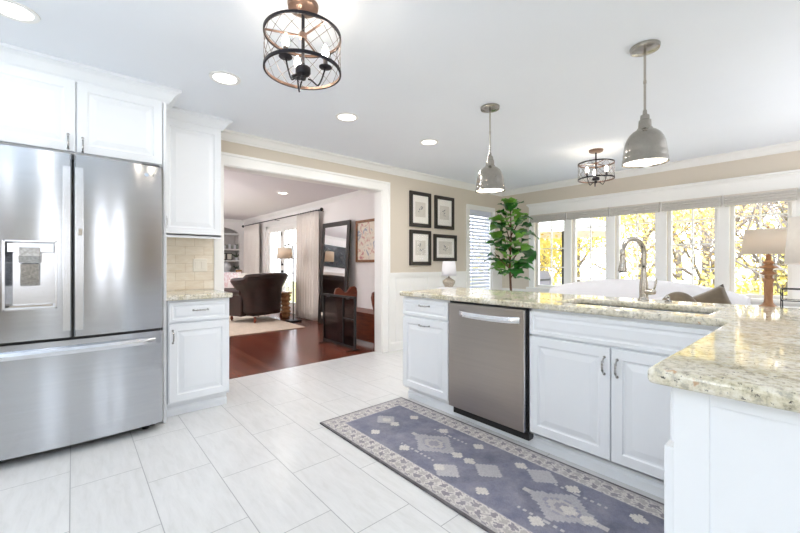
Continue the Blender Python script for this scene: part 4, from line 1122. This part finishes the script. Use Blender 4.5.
# curtains
def curtain(name, label, y0, y1, folds, amp, x=3.62, m='curtain'):
    t = thing(name, label, 'curtain', (x, (y0 + y1) / 2, 0), group='white curtains by the french doors')
    L = y1 - y0
    def P(u, v):
        z = .01 + 2.16 * v; return (amp * math.sin(u * folds * 2 * PI + .4 * math.sin(v * 3)) * (1.1 - .4 * v), -L / 2 + L * u + .01 * math.sin(v * 5), z)
    b = B(); b.grid(folds * 10, 10, P); obj('panel', b, m, t, smooth=True, solid=.004)
    b = B()
    for k in range(folds): b.tube([(.016 * math.cos(q * PI / 4) , -L / 2 + L * (k + .5) / folds, 2.185 + .018 * math.sin(q * PI / 4)) for q in range(8)], .002, 5, closed=True)
    obj('ring', b, 'blackmetal', t)
curtain('curtain', 'white gathered curtain right of the french doors, beside the mirror', 6.62, 7.5, 8, .05)
curtain('curtain', 'white gathered curtain left of the french doors near bookcase', 9.75, 10.75, 8, .045)
t = thing('curtain_rod', 'thin black curtain rod across the french doors', 'rod', (3.62, 8.7, 2.185))
b = B(); b.tube([(0, -2.2, 0), (0, 2.15, 0)], .011, 10); obj('rod', b, 'blackmetal', t)
b = B(); b.sphere((0, -2.24, 0), .035); b.sphere((0, 2.19, 0), .035); obj('finial', b, 'blackmetal', t, smooth=True)
b = B()
for y in (-2.1, 0, 2.05): b.tube([(0, y, -.012), (XL - 3.62 - .001, y, -.012)], .007, 6)
obj('bracket', b, 'blackmetal', t)
# rug
tag(obj('area_rug', B().box(-.3, 3.12, 6.15, 9.6, .001, .014), 'rugliv', bev=.004), 'large beige area rug under the leather armchair', 'rug')
# armchair: wing/barrel back, facing away and to the left
def armchair():
    t = thing('leather_armchair', 'dark brown leather wingback armchair seen from behind', 'armchair', (2.78, 7.55, .015), math.radians(200))
    # local: front is -y, back at +y
    def back(u, v):
        a = math.radians(-8 + 196 * u)       # sweep round the back from right wing to left wing
        z = .17 + .70 * v
        rx, ry = .44, .36
        ry *= 1 + .10 * v * v; rx *= .88 + .22 * v ** 2.5
        h = .17 + (.66 + .06 * math.sin(PI * u)) * v
        if u < .2 or u > .8: h = .17 + (.62 + .04 * math.sin(PI * u)) * v - .18 * (1 if v > 2 else 0)
        fl = .07 * max(0, v - .72) / .28
        return ((rx + fl) * math.cos(a), .05 + (ry + fl) * math.sin(a), h)
    b = B(); b.grid(30, 12, back); obj('backrest', b, 'leather', t, smooth=True, solid=.09)
    pts = []
    for k in range(31):
        p = back(k / 30, 1.0); pts.append((p[0] * .99, p[1] * .99, p[2] + .005))
    b = B(); b.tube(pts, .052, 12); obj('back_roll', b, 'leather', t, smooth=True)
    b = B(); b.box(-.34, .34, -.38, .3, .12, .32); obj('seat_base', b, 'leather', t, bev=.03, seg=3)
    b = B(); b.box(-.3, .3, -.42, .22, .32, .46); obj('seat_cushion', b, 'leather', t, bev=.05, seg=4)
    for s_ in (-1, 1):
        b = B(); b.box(s_ * .4 - .07, s_ * .4 + .07, -.4, .12, .12, .54); b.tube([(s_ * .41, -.43, .56), (s_ * .41, .1, .58)], .085, 14); obj('arm', b, 'leather', t, bev=.02, smooth='auto')
    for x in (-.32, .32):
        for y in (-.34, .32): obj('leg', B().lathe([(.012, 0), (.03, .04), (.02, .12)], (x, y, 0), 12), 'mahog', t, smooth=True)
armchair()
# sofa by bookcase
t = thing('floral_sofa', 'pale sofa with rose patterned cushions near the bookcase', 'sofa', (2.35, 9.9, .015), PI)
obj('seat_base', B().box(-.95, .95, -.45, .35, .1, .45), 'cream', t, bev=.03); obj('backrest', B().box(-.95, .95, .25, .45, .3, .88), 'cream', t, bev=.04, seg=3)
for s_ in (-1, 1): obj('arm', B().box(s_ * .98 - .1, s_ * .98 + .1, -.45, .42, .08, .68), 'cream', t, bev=.05, seg=3)
for x in (-.9, .9):
    for y in (-.4, .38): obj('leg', B().box(x - .025, x + .025, y - .025, y + .025, 0, .1), 'mahog', t)
for x, r_, l_ in ((2.88, .1, 'rose patterned cushion on the right end of the pale sofa'), (2.33, -.1, 'rose patterned cushion left of another on the pale sofa')):
    pillow('sofa_cushion', l_, (x, 9.47, .72), (-.15, 0, r_), .5, .46, .16, 'floral', 'cushion', 'rose patterned sofa cushions')
# twisted wood stool
t = thing('twist_stool', 'honey wood side stool with twisted base beside the armchair', 'stool', (3.40, 7.6, 0))
b = B(); b.lathe([(.0, .5), (.13, .5), (.135, .52), (.13, .54), (0, .54)], n=28, cap=False); obj('seat_top', b, 'twistwood', t, smooth='auto')
b = B(); b.grid(16, 40, lambda u, v: ((.065 + .035 * math.sin(v * 3 * 2 * PI) ** 2 + .02 * math.cos(4 * 2 * PI * u + v * 9)) * math.cos(2 * PI * u), (.065 + .035 * math.sin(v * 3 * 2 * PI) ** 2 + .02 * math.cos(4 * 2 * PI * u + v * 9)) * math.sin(2 * PI * u), .5 * v), closed_u=True); obj('twisted_base', b, 'twistwood', t, smooth=True)
# floor lamp
t = thing('floor_lamp', 'black arched floor lamp with small cream shade', 'lamp', (3.28, 6.97, 0), 0)
obj('lamp_base', B().box(-.12, .12, -.12, .12, 0, .03), 'blackmetal', t, bev=.004)
tx = -.13; ty = .10
b = B(); b.tube([(0, 0, .02), (0, 0, 1.3), (0, 0, 1.42), (tx * .12, ty * .12, 1.48), (tx * .45, ty * .45, 1.515), (tx * .85, ty * .85, 1.505), (tx, ty, 1.48)], .011, 10); obj('pole', b, 'blackmetal', t, smooth=True)
b = B(); b.lathe([(.145, 1.24), (.13, 1.45)], (tx, ty, 0), 36, cap=False); obj('lamp_shade', b, 'litshade', t, smooth=True, solid=.003)
b = B(); b.sphere((tx, ty, 1.34), .025); obj('bulb', b, emis('floor lamp bulb glow', '#ffd6a4', 30), t, smooth=True)
# leaning mirror
t = thing('leaning_floor_mirror', 'large black framed floor mirror leaning on the living room wall', 'mirror', (3.54, 6.0, 0))
t.rotation_euler = (0, math.radians(3.2), 0)
b = B(); f = .09; hw, hh = .48, 1.91
for a_ in ((-hw, -hw + f, 0, hh), (hw - f, hw, 0, hh), (-hw + f, hw - f, 0, f), (-hw + f, hw - f, hh - f, hh)): b.box(0, .035, a_[0], a_[1], a_[2] + .003, a_[3])
obj('frame', b, 'framek', t, bev=.008)
obj('mirror_glass', B().box(.012, .02, -hw + f - .01, hw - f + .01, f - .01, hh - f + .01), 'mirror', t)
# picture on the living room wall
t = thing('framed_watercolour', 'wood framed flower watercolour hanging on living room wall', 'picture', (XL, 5.13, 1.16))
b = B(); hw, hh, f = .33, .72, .045
for a_ in ((-hw, -hw + f, 0, hh), (hw - f, hw, 0, hh), (-hw + f, hw - f, 0, f), (-hw + f, hw - f, hh - f, hh)): b.box(-.03, -.001, a_[0], a_[1], a_[2], a_[3])
obj('frame', b, 'oakframe', t, bev=.004); obj('painting', B().box(-.012, -.002, -hw + f, hw - f, f, hh - f), 'painting', t)
# pew bench
t = thing('wooden_pew', 'reddish wooden pew bench with tall scrolled ends', 'bench', (3.02, 4.03, 0))
def pew_end(y):
    b = B(); pr = [(.05, 0), (.38, 0), (.40, .45), (.41, .68), (.40, .75), (.36, .78), (.30, .775), (.26, .73), (.22, .69), (.17, .69), (.13, .73), (.08, .765), (.02, .75), (.0, .68), (.02, .58), (.05, .48)]
    b.prism([(x, z) for x, z in pr], y, y + .04, 'y'); return b
obj('end_panel', pew_end(0), 'mahog', t, bev=.004); obj('end_panel', pew_end(.95), 'mahog', t, bev=.004)
obj('seat', B().box(.06, .39, .04, .95, .42, .45), 'mahog', t, bev=.004)
obj('seat_apron', B().box(.08, .1, .04, .95, .05, .42), 'mahog', t)
# mesh screen
t = thing('mesh_floor_screen', 'low black framed mesh screen standing on the wood floor', 'screen', (2.75, 4.03, 0))
b = B(); L, Hh, f = .83, .71, .03
for a_ in ((0, f, .02, Hh), (L - f, L, .02, Hh), (f, L - f, .03, .06), (f, L - f, Hh - f, Hh), (.28, .30, .06, Hh - f)): b.box(-.012, .012, a_[0], a_[1], a_[2], a_[3])
b.box(-.012, .012, .3 - .28, .29, .4, .415)
obj('frame', b, 'blackmetal', t, bev=.003)
obj('mesh', B().box(-.003, .003, f, L - f, .06, Hh - f), 'smoke', t)
for y in (.06, .77): obj('foot', B().tube([(-.11, y, .008), (.11, y, .008)], .007, 8).tube([(0, y, .008), (0, y, .05)], .007, 8), 'blackmetal', t)
b = B()
for y in (.16, .66): b.box(-.02, -.012, y - .04, y + .04, Hh - .045, Hh - .015)
obj('latch', b, 'black', t)
# fireplace + tv seen in the mirror
t = thing('fireplace_mantel', 'white fireplace mantel reflected in the leaning mirror', 'fireplace', (.4, YF, 0))
b = B(); b.box(-.8, -.5, -.12, -.001, 0, 1.15); b.box(.5, .8, -.12, -.001, 0, 1.15); b.box(-.5, .5, -.12, -.001, .8, 1.15); obj('surround', b, 'trimw', t, bev=.005)
obj('mantel_shelf', B().box(-.92, .92, -.24, -.001, 1.15, 1.21), 'trimw', t, bev=.005); obj('firebox', B().box(-.5, .5, -.05, -.001, 0, .8), 'black', t)
t = thing('television', 'black flat television reflected in the mirror above mantel', 'television', (.4, YF - .04, 1.36))
obj('screen', B().box(-.62, .62, -.03, .0, 0, .72), 'screenk', t, bev=.004); obj('wall_mount', B().box(-.2, .2, .0, .038, .2, .5), 'black', t)

# ------------------------------------------------------------------ outdoors
GZ = -1.4
tag(obj('ground', B().box(-30, 60, -40, 50, GZ - .1, GZ), 'grass'), kind='structure')
tag(obj('deck_floor', B().box(XE + .15, 10.2, 1.9, 7.5, -.25, -.15), 'deck'), kind='structure')
t = thing('deck_railing', 'white deck railing outside the leftmost windows', 'railing', (10.1, 1.9, -.15))
b = B(); b.box(-.04, .04, 0, 5.6, .86, .92); b.box(-.02, .02, 0, 5.6, .1, .14); obj('rail', b, 'trimw', t)
b = B()
for k in range(45): b.box(-.012, .012, .06 + k * .125, .085 + k * .125, .14, .86)
obj('baluster', b, 'trimw', t)
t = thing('patio_umbrella', 'open pale patio umbrella seen through the leftmost windows', 'umbrella', (9.0, 4.3, -.15))
obj('pole', B().lathe([(.25, 0), (.25, .05), (.025, .06), (.025, 2.5)], n=16), 'blackmetal', t)
b = B(); b.lathe([(0, 2.55), (.6, 2.35), (1.35, 2.1), (1.36, 1.98)], n=8, cap=False); obj('canopy', b, 'cream', t, solid=.01)
t = thing('covered_grill', 'grey covered barbecue grill on the deck behind the fig', 'grill', (8.9, 5.0, -.15))
b = B(); b.prism([(-.4, 0), (.4, 0), (.42, .9), (.3, 1.1), (-.3, 1.1), (-.42, .9)], -.25, .25, 'y'); obj('cover', b, 'grillm', t, bev=.03)
b = B(); b.box(-.42, .42, -.27, .27, .86, .9); obj('hem', b, 'darkgrey', t)

def tree(x, y, h, spread, kind, seed, leaves, label, group, low=0.25):
    rnd = random.Random(seed)
    t = thing('autumn_tree' if leaves else 'bare_tree', label, 'tree', (x, y, GZ), group=group)
    b = B(); tips = []
    def grow(p, d, L, r, depth):
        pts = [p]; q = Vector(p); dd = Vector(d)
        n = 4
        for k in range(n):
            dd = (dd + Vector((rnd.uniform(-.16, .16), rnd.uniform(-.16, .16), rnd.uniform(-.05, .12)))).normalized(); q = q + dd * (L / n); pts.append(tuple(q))
        b.tube(pts, [r * (1 - .55 * k / n) for k in range(n + 1)], 6 if depth > 2 else 4, cap=False)
        if depth == 0: tips.append(Vector(pts[-1])); return
        for k in range(3 if depth < 4 else 4):
            i = rnd.choice((2, 3, 4)) if k else 4; a = rnd.uniform(0, 2 * PI); sp = rnd.uniform(.4, .9)
            s1 = dd.orthogonal().normalized(); s2 = dd.cross(s1)
            nd = (dd + (s1 * math.cos(a) + s2 * math.sin(a)) * sp).normalized()
            grow(pts[i], nd, L * rnd.uniform(.6, .78), r * .5, depth - 1)
        tips.append(Vector(pts[-1]))
    r0 = .1 + .03 * h / 6
    b.tube([(0, 0, 0), (.03, 0, h * .15), (0, .04, h * .3)], [r0 * 1.3, r0, r0 * .85], 9, cap=False)
    dep = 4
    for k in range(4):
        a = k * 1.6 + rnd.uniform(0, 1); grow((0, .04 * (k > 0), h * (.3 if k == 0 else .14 + .05 * k)), (math.cos(a) * (.1 if k == 0 else spread), math.sin(a) * (.1 if k == 0 else spread), 1), h * (.3 if k == 0 else .22), r0 * (.85 if k == 0 else .5), dep)
    obj('trunk', b, 'bark', t, smooth=True)
    if leaves:
        lb = B()
        for k in range(int(leaves * 3.0)):
            c = rnd.choice(tips) + Vector((rnd.gauss(0, .34), rnd.gauss(0, .34), rnd.gauss(0, .3))); s_ = rnd.uniform(.03, .065)
            n1 = Vector((rnd.gauss(0, 1), rnd.gauss(0, 1), rnd.gauss(0, 1))).normalized(); n2 = n1.orthogonal().normalized()
            n3 = n1.cross(n2)
            lb.face([lb.b.verts.new(c + n2 * s_), lb.b.verts.new(c + n3 * s_ * .7), lb.b.verts.new(c - n2 * s_), lb.b.verts.new(c - n3 * s_ * .7)])
        obj('foliage', lb, kind, t)
TR = [(11.5, 6.2, 5.5, .9, 'leafy', 1, 2600), (13.0, 3.8, 6.5, .8, 'leafy', 2, 2200), (12.2, 1.9, 6.0, .8, 'leafo', 3, 1000), (15.5, 6.8, 8, .7, 'leafy', 4, 2600),
      (11.8, -.2, 7.5, .6, None, 5, 0), (13.5, -1.8, 8, .7, None, 6, 0), (10.8, -1.1, 3.4, 1.1, 'leafy', 7, 1500), (11.2, 1.0, 3.0, 1.1, 'leafy', 8, 1000),
      (15.0, .9, 8.5, .7, None, 9, 0), (10.6, -3.2, 3.6, 1.1, 'leafg', 10, 1500), (16.5, -4.0, 8, .7, 'leafg', 11, 900), (17.5, 3.0, 9, .7, 'leafo', 12, 700), (10.4, .3, 6.5, .5, None, 13, 0), (14.5, -6, 7, .8, 'leafy', 14, 1200), (20, 9.5, 9, .8, 'leafg', 15, 3000),
      (22, -2.5, 9, .9, 'leafo', 16, 2600), (21, 4.6, 9.5, .9, 'leafy', 17, 2600), (23, 1.0, 10, .9, 'leafg', 18, 2600)]
LB = ['bushy yellow autumn tree behind the umbrella, outside the leftmost window', 'tall yellow autumn tree outside second window from the fig', 'thin orange-leaved tree outside the second and third windows', 'large yellow tree far behind the patio umbrella',
      'grey bare tree outside the window right of the faucet', 'tall bare tree outside the window behind the wooden lamp', 'low yellow shrub tree outside window behind brown pillow', 'low yellow shrub tree outside window behind the faucet',
      'tall bare tree far behind the faucet window', 'low green-yellow shrub tree outside window behind wooden lamp', 'tall green-leaved tree far behind the wooden lamp', 'tall orange-leaved tree far behind faucet', 'slender bare tree close outside the window behind faucet', 'yellow tree beyond the right edge of the windows', 'large green tree farthest left beyond the deck',
      'tall pale orange tree in the far distance behind the brown pillow', 'tall yellow tree in the far distance outside the second window', 'tallest green-yellow tree in the far distance outside the third window']
for a_, l_ in zip(TR, LB):
    tree(a_[0], a_[1], a_[2], a_[3], a_[4], a_[5], a_[6], l_, 'autumn trees outside' if a_[6] else 'bare trees outside')
